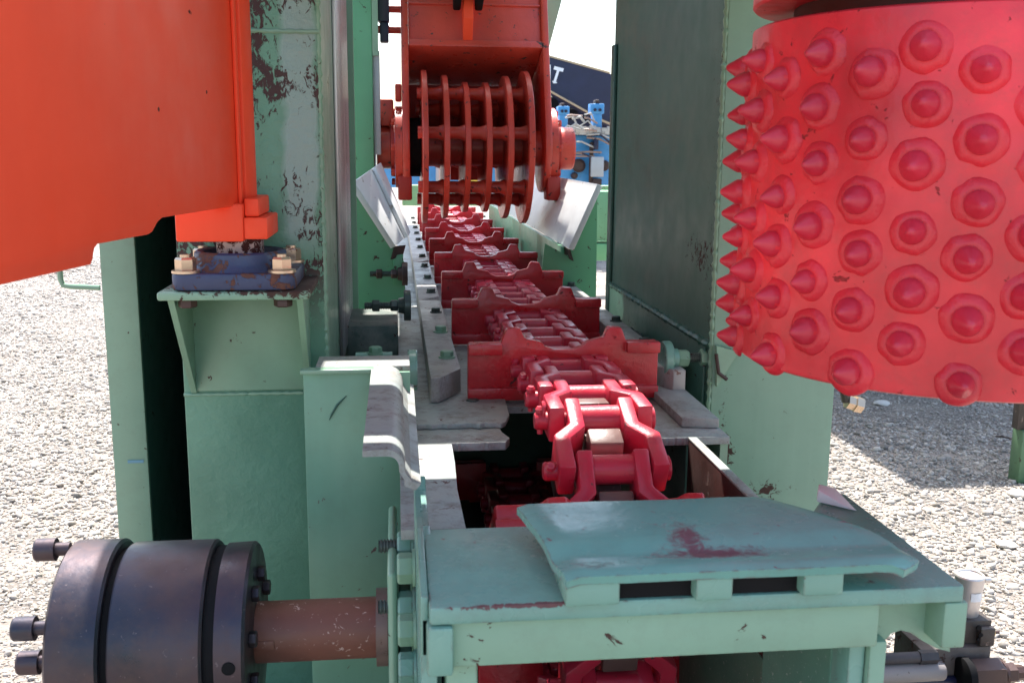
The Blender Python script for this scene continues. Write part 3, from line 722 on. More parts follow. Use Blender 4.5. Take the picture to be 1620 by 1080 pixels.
MB().box(px_x(905, 940, 1.365)+.02, px_x(1322, 940, 1.365)-.02, 1.375, 1.388, ZT+.001, lz(1.38)-.016).obj('slot_shade', M['black'], tf)  # black strip painted as the shade inside the slots
# nuts on the side plate
nutm = hex_mesh('nut', .030, .03, M['teal'], washer=(.036, .005)); nutl = hex_mesh('nut_light', .030, .03, M['green'], washer=(.036, .005)); st2 = stud_mesh('stud', .015, .055, M['darkbolt'])
for i, (py, Y) in enumerate(((862, 2.05), (898, 1.84), (958, 1.92), (996, 1.80), (1056, 1.80), (1100, 1.9))):
    z = px_z(645, py, Y)
    inst('nut', nutl if i % 2 else nutm, (sx0-.006, Y, z), tf, QXN)
    if i in (0, 2): inst('stud', st2, (sx0-.02, Y, z), tf, QXN)
# ================================================================== DRIVE SHAFT AND COUPLING
AY = 2.1; AZ = px_z(500, 995, AY)
ds = thing('drive_coupling', (-.3, AY, AZ), 'round dark steel shaft coupling with a rusty brown shaft at lower left', 'coupling')
def X(px, Y=AY): return px_x(px, 995, Y)
rc1, rc2, rc3 = .211, .203, .194
xa = X(112); xb = X(208); xc_ = X(342, AY); xd = X(410)
nr = AY - .19
xa = px_x(64, 1000, nr); xb = px_x(152, 1000, nr); xg = px_x(316, 1000, nr); xg2 = px_x(334, 1000, nr); xd = px_x(384, 1000, nr)
def lx(a, b, prof, seg=72): return MB().lathe((a, AY, AZ), (b, AY, AZ), prof, seg)
lx(xa, xb, [(0, rc1-.008), (.06, rc1), (.95, rc1), (1, rc1-.006)]).obj('rear_disc', M['steel'], ds)
lx(xb+.0005, xb+.014, [(0, rc1-.02), (1, rc1-.02)]).obj('seal_ring', M['black'], ds)
lx(xb+.0145, xg, [(0, rc2-.004), (.04, rc2), (.97, rc2), (1, rc2-.005)]).obj('drum_body', M['steel'], ds)
lx(xg+.0005, xg2, [(0, rc2-.014), (1, rc2-.014)]).obj('seal_ring', M['black'], ds)
lx(xg2+.0005, xd, [(0, rc3), (.9, rc3+.002), (1, rc3-.004)]).obj('front_flange', M['steel'], ds)
# recess hole in the flange rim
aq = R(8); hp = Vector(((xg2+xd)/2, AY - (rc3+.0022)*math.cos(aq), AZ + .02))
hole = MB().cyl(hp + Vector((0, .012, 0)), hp + Vector((0, -.0015, 0)), .0135, 20).obj('rim_hole', M['black'], ds)
sxe = sx0 - .035
lx(xd+.0005, sxe, [(0, .0655), (1, .0655)], 48).obj('shaft', M['rust'], ds)
MB().box(xd+.001, xd+.045, AY-.0685, AY-.05, AZ-.012, AZ+.012).bevel(.005).obj('key', M['rust'], ds)
MB().lathe((X(596), AY, AZ), (X(614), AY, AZ), [(0, .084), (1, .084)], 40).obj('collar', paint('collar_rust', (.2, .13, .11), .5, .3, .06, metal=.3), ds)
sh = MB().lathe((0,0,0), (0,0,1), [(0, .014), (.028, .014), (.028, .024), (.066, .024), (.070, .021), (.070, .012), (.058, .012)], 24).mesh('socket_screw', M['steel'], centre=False)[0]
for (px, py) in ((100, 868), (60, 993), (55, 1047), (80, 1110), (110, 1160)):
    # heads stand off the rear disc on its camera side
    v = P(px, py, Y=AY - .1 if py > 950 else AY+.02)
    y = {868: AY+.0, 993: AY-.15, 1047: AY-.14, 1110: AY-.1, 1160: AY-.05}[py]; z = P(px, py, Y=y).z
    inst('socket_screw', sh, (xa+.005, y, z), ds, QXN)
fb = hex_mesh('flange_bolt', .017, .016, M['steel'])
for a in (20, 65, 110, 155, -25):
    inst('flange_bolt', fb, (xd+.0005, AY - .125*math.cos(R(a)), AZ + .125*math.sin(R(a))), ds, QX)
# bearing cover plate on the side plate
cv = thing('bearing_cover', (sx0-.03, AY, AZ), 'tall green bearing cover plate between rusty shaft and end frame', 'cover plate')
MB().box(px_x(616, 995, AY), px_x(630, 995, AY), AY-.2, AY+.2, AZ-.5, px_z(620, 876, AY-.1)).bevel(.012, 3).obj('plate', M['green'], cv)
MB().box(px_x(631, 995, AY), sx0-.008, AY-.08, AY+.12, AZ-.4, AZ+.08).bevel(.006).obj('spigot', M['teal'], cv)
# ================================================================== RIGHT PILLAR
YR = 3.05
rx0 = px_x(1130, 500, YR); rx1 = px_x(1318, 650, YR)
ry1 = P(967, 300, X=rx0).y
rp = thing('steel_pillar', ((rx0+rx1)/2, YR+.6, 0), 'massive green steel pillar right of the chain, rust patches near its foot', 'pillar')
spt = [(P(1140, 715, Y=YR), (.06, .03, .10), .62), (P(1210, 775, Y=YR), (.14, .03, .06), .32), (P(1145, 640, Y=YR), (.025, .03, .25), .24)]
MB().box(rx0+.002, rx1, YR, YR+.03, 0, 3.4).bevel(.005).obj('front_plate', paint('pillar_front', (.215, .36, .265), .42, .08, .004, bump=.08, streak=.10, grime=.10, spots=spt), rp)
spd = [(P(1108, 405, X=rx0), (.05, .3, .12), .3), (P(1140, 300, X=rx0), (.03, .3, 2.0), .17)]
MB().box(rx0, rx0+.03, YR+.031, ry1, 0, 3.4).obj('side_plate', paint('pillar_side_shaded', (.075, .155, .115), .46, .12, .0, bump=.05, spots=spd, streak=.08), rp)  # pillar green darkened: the shade on this face is in its colour
MB().box(rx0-.016, rx0-.001, ry1-.07, ry1, .3, P(965, 72, Y=ry1).z).bevel(.006).obj('rear_strip', M['green_dark'], rp)
MB().box(rx1-.03, rx1-.001, YR+.031, ry1, 0, 3.4).obj('side_plate', M['green'], rp)
a = P(962, 447, X=rx0-.004); b = P(1122, 546, X=rx0-.004)
weld(a, b, .012, M['green_dark'], rp, 9, .02)
weld((rx0, YR+.012, .6), (rx0, YR+.012, 3.3), .009, M['green'], rp, 10)
# lower thicker plate, under the weld
c1 = P(1122, 546, X=rx0-.012)
MB().yz([(YR+.06, .2), (ry1-.02, .2), (ry1-.02, a.z), (YR+.06, b.z+.0)], rx0-.010, rx0-.0005).bevel(.003).obj('doubler_plate', paint('pillar_side_low_shaded', (.06, .135, .10), .38, .2, .04, bump=.4), rp)  # same shade-darkened green, for the lower part of this face
MB().prism([P(1131, 545, Y=YR-.003), P(1131, 610, Y=YR-.003), P(1165, 555, Y=YR-.003)], (0, -.02, 0)).obj('gusset', M['green'], rp)
inst('bolt', hexa_, (rx0-.012, 3.28, px_z(1098, 568, 3.28)), rp, QXN)
MB().tube([P(1133, 560, Y=YR-.03), P(1137, 590, Y=YR-.03), P(1150, 600, Y=YR-.03)], .006).obj('cable', M['oxide'], rp)
# ================================================================== SPIKED DRUM
YD = 1.78; RD = .372
dcx = px_x(1502, 350, YD); dzb = px_z(1460, 645, YD-RD) ; dzt = px_z(1450, 12, YD-RD) + .020
dr = thing('spiked_drum', (dcx, YD, dzb), 'big red feed drum studded with conical spikes hanging at upper right', 'drum')
print('drum', dcx, dzb-CAMZ, dzt-CAMZ)
H = dzt - dzb
MB().lathe((dcx, YD, dzb), (dcx, YD, dzt), [(0, RD-.03), (.0, RD-.008), (.006, RD-.001), (.012, RD), (.988, RD), (.994, RD-.001), (1, RD-.008), (1, RD-.03)], 128).obj('shell', M['drum'], dr)
mb = MB()
mb.lathe((0,0,-.006), (0,0,.994), [(0, .044), (.005, .0425), (.008, .040), (.0115, .0365), (.0145, .0325), (.016, .0285), (.0155, .023)], 28, closed=False)
mb.lathe((0,0,0), (0,0,1), [(.006, .0242), (.019, .0236), (.025, .0208), (.043, .0095), (.048, .0062), (.0505, .003), (.051, 0)], 22, closed=False)
for v in mb.bm.verts:
    if v.co.z < .02:
        n_ = mnoise.noise(Vector((v.co.x*45, v.co.y*45, 0))); v.co.x *= 1 + .05*n_; v.co.y *= 1 + .05*n_; v.co.z += .0025*n_
spike_me = mb.mesh('spike', M['drum_collar'], centre=False)[0]
spike_me.materials.append(M['drum_dull'])
for p_ in spike_me.polygons:
    if p_.center.z > .0215 or (p_.center.z > .012 and p_.center.xy.length < .0249): p_.material_index = 1
NC = 28; dzs = H / 6.5
for c in range(NC):
    a = 2*math.pi*c/NC + .02
    for r_ in range(8):
        z = dzb + dzs*(.36 + r_ + (.5 if c % 2 else 0)) - .0
        z += .006*math.sin(c*3.1 + r_*1.7)
        if z > dzt - .030: continue
        aa = a + .012*math.sin(c*1.7 + r_*2.3)
        n_ = Vector((math.sin(aa), -math.cos(aa), 0))
        q = (n_ + Vector([random.uniform(-.09, .09) for _ in range(3)])).to_track_quat('Z', 'Y') @ Quaternion((0,0,1), random.random()*6)
        o = inst('spike', spike_me, (dcx + RD*n_.x, YD + RD*n_.y, z), dr, q)
        s_ = .90 + .07*math.sin(c*5 + r_*9); o.scale = (s_, s_, s_)
# top rim ring above, with a dark gap
MB().lathe((dcx, YD, dzt), (dcx, YD, dzt+1), [(0, .30), (.035, .30)], 64).obj('hub_neck', M['oxide'], dr)
rr0 = RD + .002
MB().lathe((dcx, YD, dzt+.036), (dcx, YD, dzt+1.036), [(0, rr0-.03), (0, rr0-.004), (.004, rr0), (.022, rr0), (.026, rr0-.004), (.026, .1)], 96).obj('top_ring', M['drum'], dr)
MB().cyl((dcx, YD, dzt+.03), (dcx, YD, dzt+.9), .09, 32).obj('axle', M['oxide'], dr)
# arm and plates out of view above, added to shade drum and tail frame
ca = thing('shade_arm', (1.6, 3.0, 2.4), 'green overhead arm and plates out of view, added to shade drum and end frame', 'arm')
MB().box(dcx-.15, dcx+.15, YD-.15, YR+.5, 2.62, 2.86).bevel(.01).obj('beam', M['green'], ca)  # unseen beam of the added shade arm
MB().box(-.3, 1.55, 1.55, 2.60, 2.34, 2.42).bevel(.01).obj('shade_plate', M['green'], ca)
MB().box(-.3, 1.35, 2.68, 3.10, 2.34, 2.42).bevel(.01).obj('shade_plate', M['green'], ca)
MB().box(-.25, -.15, 2.0, 3.0, 2.421, 2.5).bevel(.01).obj('shade_tie_bar', M['green'], ca)
MB().box(.1, .2, 2.0, 2.3, 2.421, 2.9).bevel(.01).obj('shade_hanger', M['green'], ca)
xb = thing('shade_beam', (.45, 3.8, 3.0), 'unseen green beams overhead, added to shade the chain bed', 'beam')  # beams and roof above view, added to shade the chain
MB().box(xr-.02, rx0+.02, 3.88, 4.88, 3.0, 3.3).bevel(.01).obj('beam', M['green'], xb)  # unseen beam added to shade the chain bed
MB().box(xr-.02, rx0+.02, 4.9, 5.35, 3.0, 3.3).bevel(.01).obj('rear_shade_beam', M['green'], xb)
MB().box(.0, .88, 5.36, 6.15, 3.0, 3.3).bevel(.01).obj('rear_shade_beam', M['green'], xb)
MB().box(xr-.02, rx0+.02, 7.3, 10.5, 3.3, 3.5).bevel(.01).obj('shade_roof', M['green'], xb)
for x in (xr-.01, rx0): MB().box(x, x+.08, 4.6, 10.4, 3.501, 3.6).bevel(.01).obj('rail', M['green'], xb)
for x in (xr-.01, rx0): MB().box(x, x+.08, 4.7, 5.3, 3.301, 3.5).bevel(.01).obj('shade_riser', M['green'], xb)
pm = thing('shade_frame', (4.6, 8, 0), 'tall green frame added behind the spiked drum to shade the gravel', 'frame')  # hidden frame added to cast the shade on the right gravel
g0 = P(1310, 655, Z=0); g1 = P(1620, 790, Z=0); print('SH', g0, g1)
MB().box(2.56, 6.4, 7.0, 7.25, .3, 4.7).bevel(.02).obj('shade_panel', M['green_dark'], pm)
MB().box(2.56, 6.4, 7.26, 8.8, 4.4, 4.7).bevel(.02).obj('shade_frame_roof', M['green'], pm)
for x in (2.58, 6.2):
    MB().box(x, x+.15, 7.05, 7.2, 0, .299).bevel(.01).obj('leg', M['green'], pm)  # front legs of the added shade frame
    MB().box(x, x+.15, 8.6, 8.75, 0, 4.399).bevel(.01).obj('leg', M['green'], pm)  # rear legs of the added shade frame
# ================================================================== FAR LEFT POST, WINGS
YW = 5.05
fp = thing('frame_post', (px_x(570, 300, YW), YW, 0), 'bright green upright post behind the polished column strip, left of the disc rotor arm', 'post')
YQ = YW + .85
fx0 = px_x(545, 200, YQ); fx1 = px_x(591, 200, YQ)
MB().box(fx0, fx1, YQ, YQ+.7, 0, 3.6).bevel(.006).obj('post_body', M['green_bright'], fp)
MB().box(fx1+.001, fx1+.04, YQ+.02, YQ+.06, px_z(595, 245, YQ), px_z(595, 80, YQ)).bevel(.004).obj('edge_strip', M['grey'], fp)
MB().box(fx1+.001, fx1+.034, YQ, YQ+.015, px_z(592, 88, YQ), 3.6).obj('edge_plate', M['green'], fp)
lp = thing('support_rib', (-.1, YW, ZD-.2), 'bright green upright plate under the left white wing', 'plate')
MB().xz([(px_x(553, 290, YW), px_z(553, 290, YW)), (px_x(559, 290, YW), px_z(559, 290, YW)), (px_x(624, 393, YW), px_z(624, 393, YW)), (px_x(640, 415, YW), px_z(640, 415, YW)), (.04, ZD-.2), (px_x(553, 492, YW), ZD-.2)], YW, YW+.02).obj('plate', M['green_bright'], lp)
MB().box(px_x(622, 410, YW), px_x(638, 410, YW), YW-.03, YW-.001, px_z(625, 450, YW), px_z(625, 402, YW)).bevel(.003).obj('stiffener', M['green_bright'], lp)
def wing(name, quad, th, label, lipq):
    c = sum((Vector(q) for q in quad), Vector())/4
    t = thing(name, c, label, 'guide plate', 'white flared guide plates')
    n = (quad[1]-quad[0]).cross(quad[3]-quad[0]).normalized()
    if n.z < 0: n = -n
    MB().prism(quad, -n*th).bevel(.004).obj('plate', M['white'], t)
    a, b = lipq
    MB().prism([a, b, b - n*.02 + Vector((0,0,-.05)), a - n*.02 + Vector((0,0,-.05))], -n*.012).obj('lip', M['oxide'], t)
    return t, n
# left wing
A = P(560, 287, Y=5.0); D_ = P(626, 389, Y=5.0); B = P(603, 257, Y=5.7); C_ = P(650, 368, Y=5.7)
# make planar
nq = (B-A).cross(D_-A).normalized(); o_ = Vector((0,0,CAMZ)); C_ = o_ + (C_-o_) * ((A-o_).dot(nq)/(C_-o_).dot(nq))
lw_t, n1 = wing('guide_wing', [A, B, C_, D_], .03, 'white flared guide plate on the left of the chain, below the rotor hub', (D_ + Vector((0,-.002,0)), D_ + (A-D_)*.0001 + Vector((.05,.05,-.0))))
m1 = A.lerp(B, .62); m2 = D_.lerp(C_, .55)
MB().prism([m1+n1*.002, m1.lerp(B,.25)+n1*.002, m2.lerp(C_,.25)+n1*.002, m2+n1*.002], n1*.02).bevel(.003).obj('rib', M['white'], lw_t)
A = P(945, 291, Y=5.0); D_ = P(899, 393, Y=5.0)
B = A + Vector((-.0, 4.6, 0)); C_ = D_ + Vector((0, 4.6, 0))
f1 = P(912, 270, Y=5.6)
rw_t, n2 = wing('guide_wing', [A, B, C_, D_], .03, 'white flared guide plate on the right of the chain, partly sunlit', (D_+Vector((0, 0, -.002)), D_+Vector((0, .35, -.002))))
rr = thing('support_rib', (.95, YW+.03, ZD-.2), 'large bright green upright plate under the right white wing', 'plate')
zl = lambda px, py: (px_x(px, py, YW+.03), px_z(px, py, YW+.03))
MB().xz([zl(945, 302), zl(898, 405), zl(862, 385), (px_x(850, 430, YW+.03), ZD-.05), (px_x(930, 490, YW+.03), px_z(930, 490, YW+.03)), zl(943, 470)], YW+.03, YW+.05).obj('plate', M['green_bright'], rr)
ys_ = [YW+.06, 6.0, 7.3, 9.2]
sx_ = D_.x - .0
sw = thing('side_wall', (sx_, 7, ZD), 'green side wall of joined sheets between chain bed and right white wing', 'wall')
for a, b in zip(ys_, ys_[1:]):
    MB().box(sx_-.02, sx_, a+.004, b-.004, ZD-.1, D_.z-.001).bevel(.003).obj('wall_panel', M['green_bright'], sw)
# ================================================================== ARM AND DISC ROTOR
YA = 6.1; ZA = px_z(757, 234, YA)
ax0 = px_x(637, 234, YA-.05); ax1 = px_x(866, 234, YA-.05)
arm = thing('rotor_arm', ((ax0+ax1)/2, YA, ZA), 'worn red steel arm with forked end holding the disc rotor above the chain', 'arm')
up = Vector((0, .36, 1)).normalized(); fwd = Vector((0, -1, .36)).normalized()
def yzp(u, f): v = Vector((0, YA, ZA)) + up*u + fwd*f; return (v.y, v.z)
side = [yzp(.26*math.sin(R(a)), .26*math.cos(R(a))) for a in range(0, -181, -15)] + [yzp(.5, -.30), yzp(2.3, -.34), yzp(2.3, .26), yzp(.55, .26)]
MB().yz(side, ax0, ax0+.04).bevel(.006).obj('side_plate', M['arm'], arm)
MB().yz(side, ax1-.04, ax1).bevel(.006).obj('side_plate', M['arm'], arm)
def slabx(x0, x1, u0, u1, f0, f1):
    q = [yzp(u0, f0), yzp(u1, f0), yzp(u1, f1), yzp(u0, f1)]; return MB().yz(q, x0, x1)
ztop = px_z(750, 66, YA); ulip = (ztop - ZA)/up.z - .12
slabx(ax0+.041, ax1-.041, ulip+.03, 2.3, .20, .235).bevel(.004).obj('face_plate', M['arm'], arm)
slabx(ax0+.041, ax1-.041, ulip-.012, ulip+.029, -.30, .262).bevel(.005).obj('lip_plate', M['arm'], arm)
slabx(ax0+.041, ax1-.041, .0, ulip-.013, -.31, -.29).obj('back_plate', M['arm_dark'], arm)
MB().box(ax0+.3, ax1-.3, YA+.35, YA+.37, ZA-.2, ZA-.1).obj('cross_tie', M['arm_dark'], arm)
slabx(ax0+.041, ax1-.041, ulip+.25, ulip+.262, .236, .250).bevel(.003).obj('rib', M['arm'], arm)
# hubs outside the arm
for s, x in ((-1, ax0), (1, ax1)):
    def cx_(a, b, r, mt, nm, seg=36): MB().lathe((x+s*a, YA, ZA), (x+s*b, YA, ZA), [(0, r), (.9, r), (1, r*.94)], seg).obj(nm, M[mt], arm)
    cx_(.001, .045, .235, 'arm', 'hub_flange'); cx_(.046, .07, .17, 'arm_dark', 'hub_ring')
    cx_(.071, .15 if s < 0 else .16, .125, 'arm', 'hub_cap')
    for a in range(0, 360, 45):
        inst('hub_bolt', hexb_small if 'hexb_small' in globals() else hex_mesh('hub_bolt', .022, .02, M['arm']), (x+s*.046, YA+.2*math.cos(R(a)), ZA+.2*math.sin(R(a))), arm, QX if s > 0 else QXN)
MB().box(ax0-.15, ax0-.05, YA-.1, YA+.1, ZA+.12, ZA+.27).bevel(.01).obj('clamp_block', M['arm'], arm)
MB().box(ax0-.04, ax0-.002, YA-.06, YA+.06, ZA+.26, ZA+.36).bevel(.01).obj('clamp_ear', M['arm'], arm)
MB().box(ax0-.03, ax0+.05, YA-.2, YA-.05, ZA-.30, ZA-.16).bevel(.01).obj('foot_block', M['arm_dark'], arm)
MB().box(ax1-.02, ax1+.06, YA-.2, YA-.05, ZA-.30, ZA-.16).bevel(.01).obj('foot_block', M['arm_dark'], arm)
# lug on the face plate
uy = px_z(745, 62, YA)
lugx = px_x(745, 30, YA-.3)
u62 = (px_z(745, 62, 6.0) - ZA)/up.z - .11
MB().yz([yzp(u62, .236), yzp(u62+.02, .27), yzp(u62+.1, .36), yzp(u62+.30, .40), yzp(u62+.4, .36), yzp(u62+.6, .236)], lugx-.028, lugx+.028).bevel(.006).obj('lug', M['orange'], arm)
lk = thing('shackle_link', (lugx, YA-.3, ZA+.9), 'pair of black link plates pinned to the orange lug on the red arm', 'link')
for s in (-1, 1):
    pl = [yzp(u62+.17, .30), yzp(u62+.17, .46), yzp(u62+.9, .46), yzp(u62+.9, .30)]
    MB().yz(pl, lugx + s*.040 - .0, lugx + s*.085).bevel(.012).obj('link_plate', M['black'], lk)
yy, zz_ = yzp(u62+.27, .39)
MB().cyl((lugx-.12, yy, zz_), (lugx+.115, yy, zz_), .028, 16).obj('pin', M['brownbolt'], lk)
# navy cylinder mount between post and arm
nv = thing('cylinder_mount', (px_x(607, 30, YA), YA, ZA+.8), 'navy blue hydraulic clevis beside the top of the red arm', 'clevis')
p = P(598, 34, Y=YA); q = P(616, 34, Y=YA)
MB().box(p.x, q.x, YA-.05, YA+.05, px_z(607, 36, YA), 3.0).bevel(.008).obj('clevis_plate', M['navy'], nv)
MB().box(p.x+.01, q.x-.005, YA-.04, YA+.04, px_z(607, 68, YA), px_z(607, 36, YA)-.002).bevel(.008).obj('clevis_ear', M['navy'], nv)
for py in (14, 47): MB().cyl((px_x(592, py, YA), YA, px_z(600, py, YA)), (ax0-.001, YA, px_z(600, py, YA)), .022, 16).obj('pin', M['arm_dark'], nv)
ro = thing('disc_rotor', ((ax0+ax1)/2, YA, ZA), 'red rotor of six flat discs joined by round bars, hanging over the chain', 'rotor')
dpx = [672, 705, 738, 771, 803, 834]; rad = [.442, .415, .378, .378, .415, .445]
dxs = [px_x(p_, 240, YA-.2) for p_ in dpx]
for x, r_ in zip(dxs, rad):
    MB().lathe((x-.016, YA, ZA), (x+.016, YA, ZA), [(0, r_-.004), (.1, r_), (.9, r_), (1, r_-.004)], 72).obj('disc', M['rotor'], ro)
for k in range(6):
    a = R(15 + 60*k); y = YA - .315*math.cos(a); z = ZA + .315*math.sin(a)
    L_ = dxs[-1]-.005-(dxs[0]-.04); pr = [(0, .034)]
    for x in dxs[1:]:
        t_ = (x-(dxs[0]-.04))/L_; pr += [(min(.97, t_-.05/L_), .034), (min(.985, t_-.0165/L_), .047), (min(.99, t_-.016/L_), .034)]
    pr.append((1, .034))
    MB().lathe((dxs[0]-.04, y, z), (dxs[-1]-.005, y, z), pr, 20).obj('bar', M['rotor'], ro)
MB().cyl((ax0+.041, YA, ZA), (ax1-.041, YA, ZA), .105, 32).obj('core_tube', M['rotor'], ro)
MB().cyl((ax0+.042, YA, ZA), (dxs[0]-.02, YA, ZA), .17, 32).obj('end_collar', M['black'], ro)
# green brace top right behind the arm
gb_ = thing('diagonal_brace', (px_x(870, 30, 7), 7, 2.2), 'green diagonal brace showing behind the right edge of the red arm', 'brace')
MB().prism([P(840, -60, Y=7), P(905, -60, Y=7), P(868, 78, Y=7), P(852, 78, Y=7)], (0, .2, 0)).obj('brace', M['green'], gb_)
# ================================================================== BACKGROUND MACHINES
# green cross beam at the end of the conveyor
eb = thing('end_beam', (.6, 11.8, 0), 'low green beam crossing behind the far end of the chain', 'beam')
za = px_z(800, 293, 11.8)
MB().box(px_x(636, 300, 11.8), px_x(960, 300, 11.8)+.3, 11.7, 11.9, px_z(800, 325, 11.8), za).bevel(.01).obj('beam', paint('far_green', (.22, .42, .2), .5, .15, .04), eb)
MB().box(px_x(930, 300, 10.5), px_x(985, 300, 10.5), 10.4, 10.7, px_z(950, 380, 10.5), px_z(950, 302, 10.5)).bevel(.01).obj('end_plate', paint('far_green_plate', (.2, .45, .26), .5, .1, .04), eb)
MB().box(px_x(930, 300, 10.5), px_x(985, 300, 10.5), 10.35, 10.7, px_z(950, 410, 10.5), px_z(950, 384, 10.5)).bevel(.01).obj('foot_plate', paint('far_green_foot', (.2, .5, .26), .5, .1), eb)
# excavator boom
bo = thing('machine_boom', P(910, 160, Y=19), 'dark navy machine boom with white block letters rising behind the blue machine', 'boom')
YBm = 19.0
q = lambda px, py, Y=YBm: P(px, py, Y=Y)
MB().prism([q(780, 66), q(965, 117), q(1010, 140), q(1010, 215), q(955, 192), q(862, 140), q(780, 108)], (0, .6, 0)).obj('boom_plate', M['navy'], bo)
MB().prism([q(780, 63, 18.98), q(965, 114, 18.98), q(965, 117, 18.98), q(780, 66, 18.98)], (0, .5, 0)).obj('top_trim', M['tan'], bo)
MB().prism([q(780, 104, 18.9), q(862, 138, 18.9), q(955, 190, 18.9), q(1010, 212, 18.9), q(1010, 216, 18.9), q(955, 193, 18.9), q(862, 141, 18.9), q(780, 107, 18.9)], (0, .08, 0)).obj('lower_trim', M['tan'], bo)
MB().prism([q(780, 112, 20), q(862, 148, 20), q(960, 196, 20), q(960, 240, 20), q(780, 240, 20)], (0, .5, 0)).obj('chassis', M['navy'], bo)
for (px, py, r_) in ((872, 165, .14), (905, 180, .12), (930, 186, .09)):
    p = P(px, py, Y=19.95); MB().lathe((p.x, p.y, p.z), (p.x, p.y-.05, p.z), [(0, r_), (.5, r_), (1, r_*.7)], 20).obj('boss', M['black'], bo)
tc = bpy.data.curves.new('lettering', 'FONT'); tc.body = 'CAT'; tc.size = .40; tc.extrude = .004; tc.offset = .014; tc.shear = .12
to = bpy.data.objects.new('lettering', tc); COL.objects.link(to)
dg = bpy.context.evaluated_depsgraph_get(); me = bpy.data.meshes.new_from_object(to.evaluated_get(dg)); bpy.data.objects.remove(to)
me.materials.append(M['letter'])
lt = bpy.data.objects.new('lettering', me); COL.objects.link(lt); lt.parent = bo
pp = q(838, 121, 18.97); lt.location = pp - Vector(bo.location); lt.rotation_euler = (R(90), R(13), 0); lt.scale = (.70, 1, 1)
MB().prism([q(874, 128, 18.96), q(881, 130, 18.96), q(881, 132, 18.96), q(874, 130, 18.96)], (0, .02, 0)).obj('letter_mark', M['letter'], bo)
# blue machine
YM = 15.0
bl = thing('blue_machine', P(900, 300, Y=YM) , 'sky blue machine with grey hoses and a grey box, far right of the rotor', 'machine')
p0 = P(700, 215, Y=YM); p1 = P(990, 300, Y=YM)
MB().box(px_x(598, 250, YM), px_x(992, 250, YM), YM, YM+1, px_z(900, 298, YM), px_z(900, 214, YM)).bevel(.02).obj('body', M['skyblue'], bl)
def bb(x0, y0, x1, y1, Y, mt, nm, d=.2):
    return MB().box(px_x(x0, y1, Y), px_x(x1, y1, Y), Y, Y+d, px_z(x0, y1, Y), px_z(x0, y0, Y)).bevel(.012).obj(nm, M[mt], bl)
bb(880, 203, 992, 213, YM-.1, 'grey', 'hose_tray')
bb(935, 248, 955, 280, YM-.2, 'grey', 'junction_box', .15)
bb(938, 283, 952, 297, YM-.2, 'oxide', 'motor')
bb(940, 218, 947, 237, YM-.2, 'navy', 'valve')
bb(932, 225, 938, 290, YM-.15, 'oxide', 'conduit', .05)
bb(885, 170, 898, 205, YM-.1, 'skyblue', 'cylinder_post'); bb(883, 168, 901, 182, YM-.12, 'skyblue', 'post_head')
bb(938, 170, 952, 205, YM-.1, 'skyblue', 'cylinder_post'); bb(934, 164, 956, 180, YM-.12, 'skyblue', 'post_head')
bb(942, 158, 948, 164, YM-.1, 'oxide', 'cap'); bb(888, 163, 893, 168, YM-.1, 'oxide', 'cap')
bb(975, 150, 985, 205, YM-.1, 'skyblue', 'cylinder_post')
for (px, py) in ((889, 176), (895, 176), (941, 174), (949, 174)):
    p = P(px, py, Y=YM-.125); MB().cyl((p.x, p.y, p.z), (p.x, p.y-.03, p.z), .022, 10).obj('bolt', M['navy'], bl)
for (px, py, r_) in ((915, 262, .10), (955, 262, .08), (757, 262, .07), (908, 278, .05)):
    p = P(px, py, Y=YM-.01); MB().lathe((p.x, p.y, p.z), (p.x, p.y-.08, p.z), [(0, r_), (.6, r_), (1, r_*.6)], 18).obj('port', M['oxide'], bl)
random.seed(5)
hm1 = paint('hose_grey', (.45, .44, .42), .5, .2); hm2 = paint('hose_rusty', (.3, .2, .16), .5, .2)
def hose(pts, r, mt):
    n = 16; P_ = [P(a, b, Y=Y) for a, b, Y in pts]; out = []
    for i in range(n+1):
        t = i/n*(len(P_)-1); k = min(int(t), len(P_)-2); f = t-k; f = f*f*(3-2*f); out.append(P_[k].lerp(P_[k+1], f))
    return MB().tube(out, r, 6).obj('hose', mt, bl)
for i in range(9):
    x = random.uniform(890, 935); y = random.uniform(180, 206); hose([(x, y, YM-.25), (x+random.uniform(5, 14), y-random.uniform(-2, 9), YM-.3), (x+random.uniform(14, 30), y+random.uniform(0, 10), YM-.25)], random.choice((.01, .014, .018)), random.choice((hm1, hm1, hm2)))
for i in range(8):
    x = random.uniform(885, 930); y = random.uniform(210, 250); hose([(x, y, YM-.15), (x+20, y+random.uniform(-4, 4), YM-.2), (x+40, y+random.uniform(-6, 14), YM-.15)], .014, random.choice((hm1, hm2, M['navy'])))
mb = MB()
for i in range(60):
    x = random.uniform(884, 990); p = P(x, random.uniform(202, 210), Y=YM-.14); s_ = random.uniform(.02, .05)
    mb.box(p.x-s_, p.x+s_, p.y-s_, p.y, p.z-s_*.7, p.z+s_*.7)
o = mb.obj('chain_track', hm1, bl); o['kind'] = 'stuff'
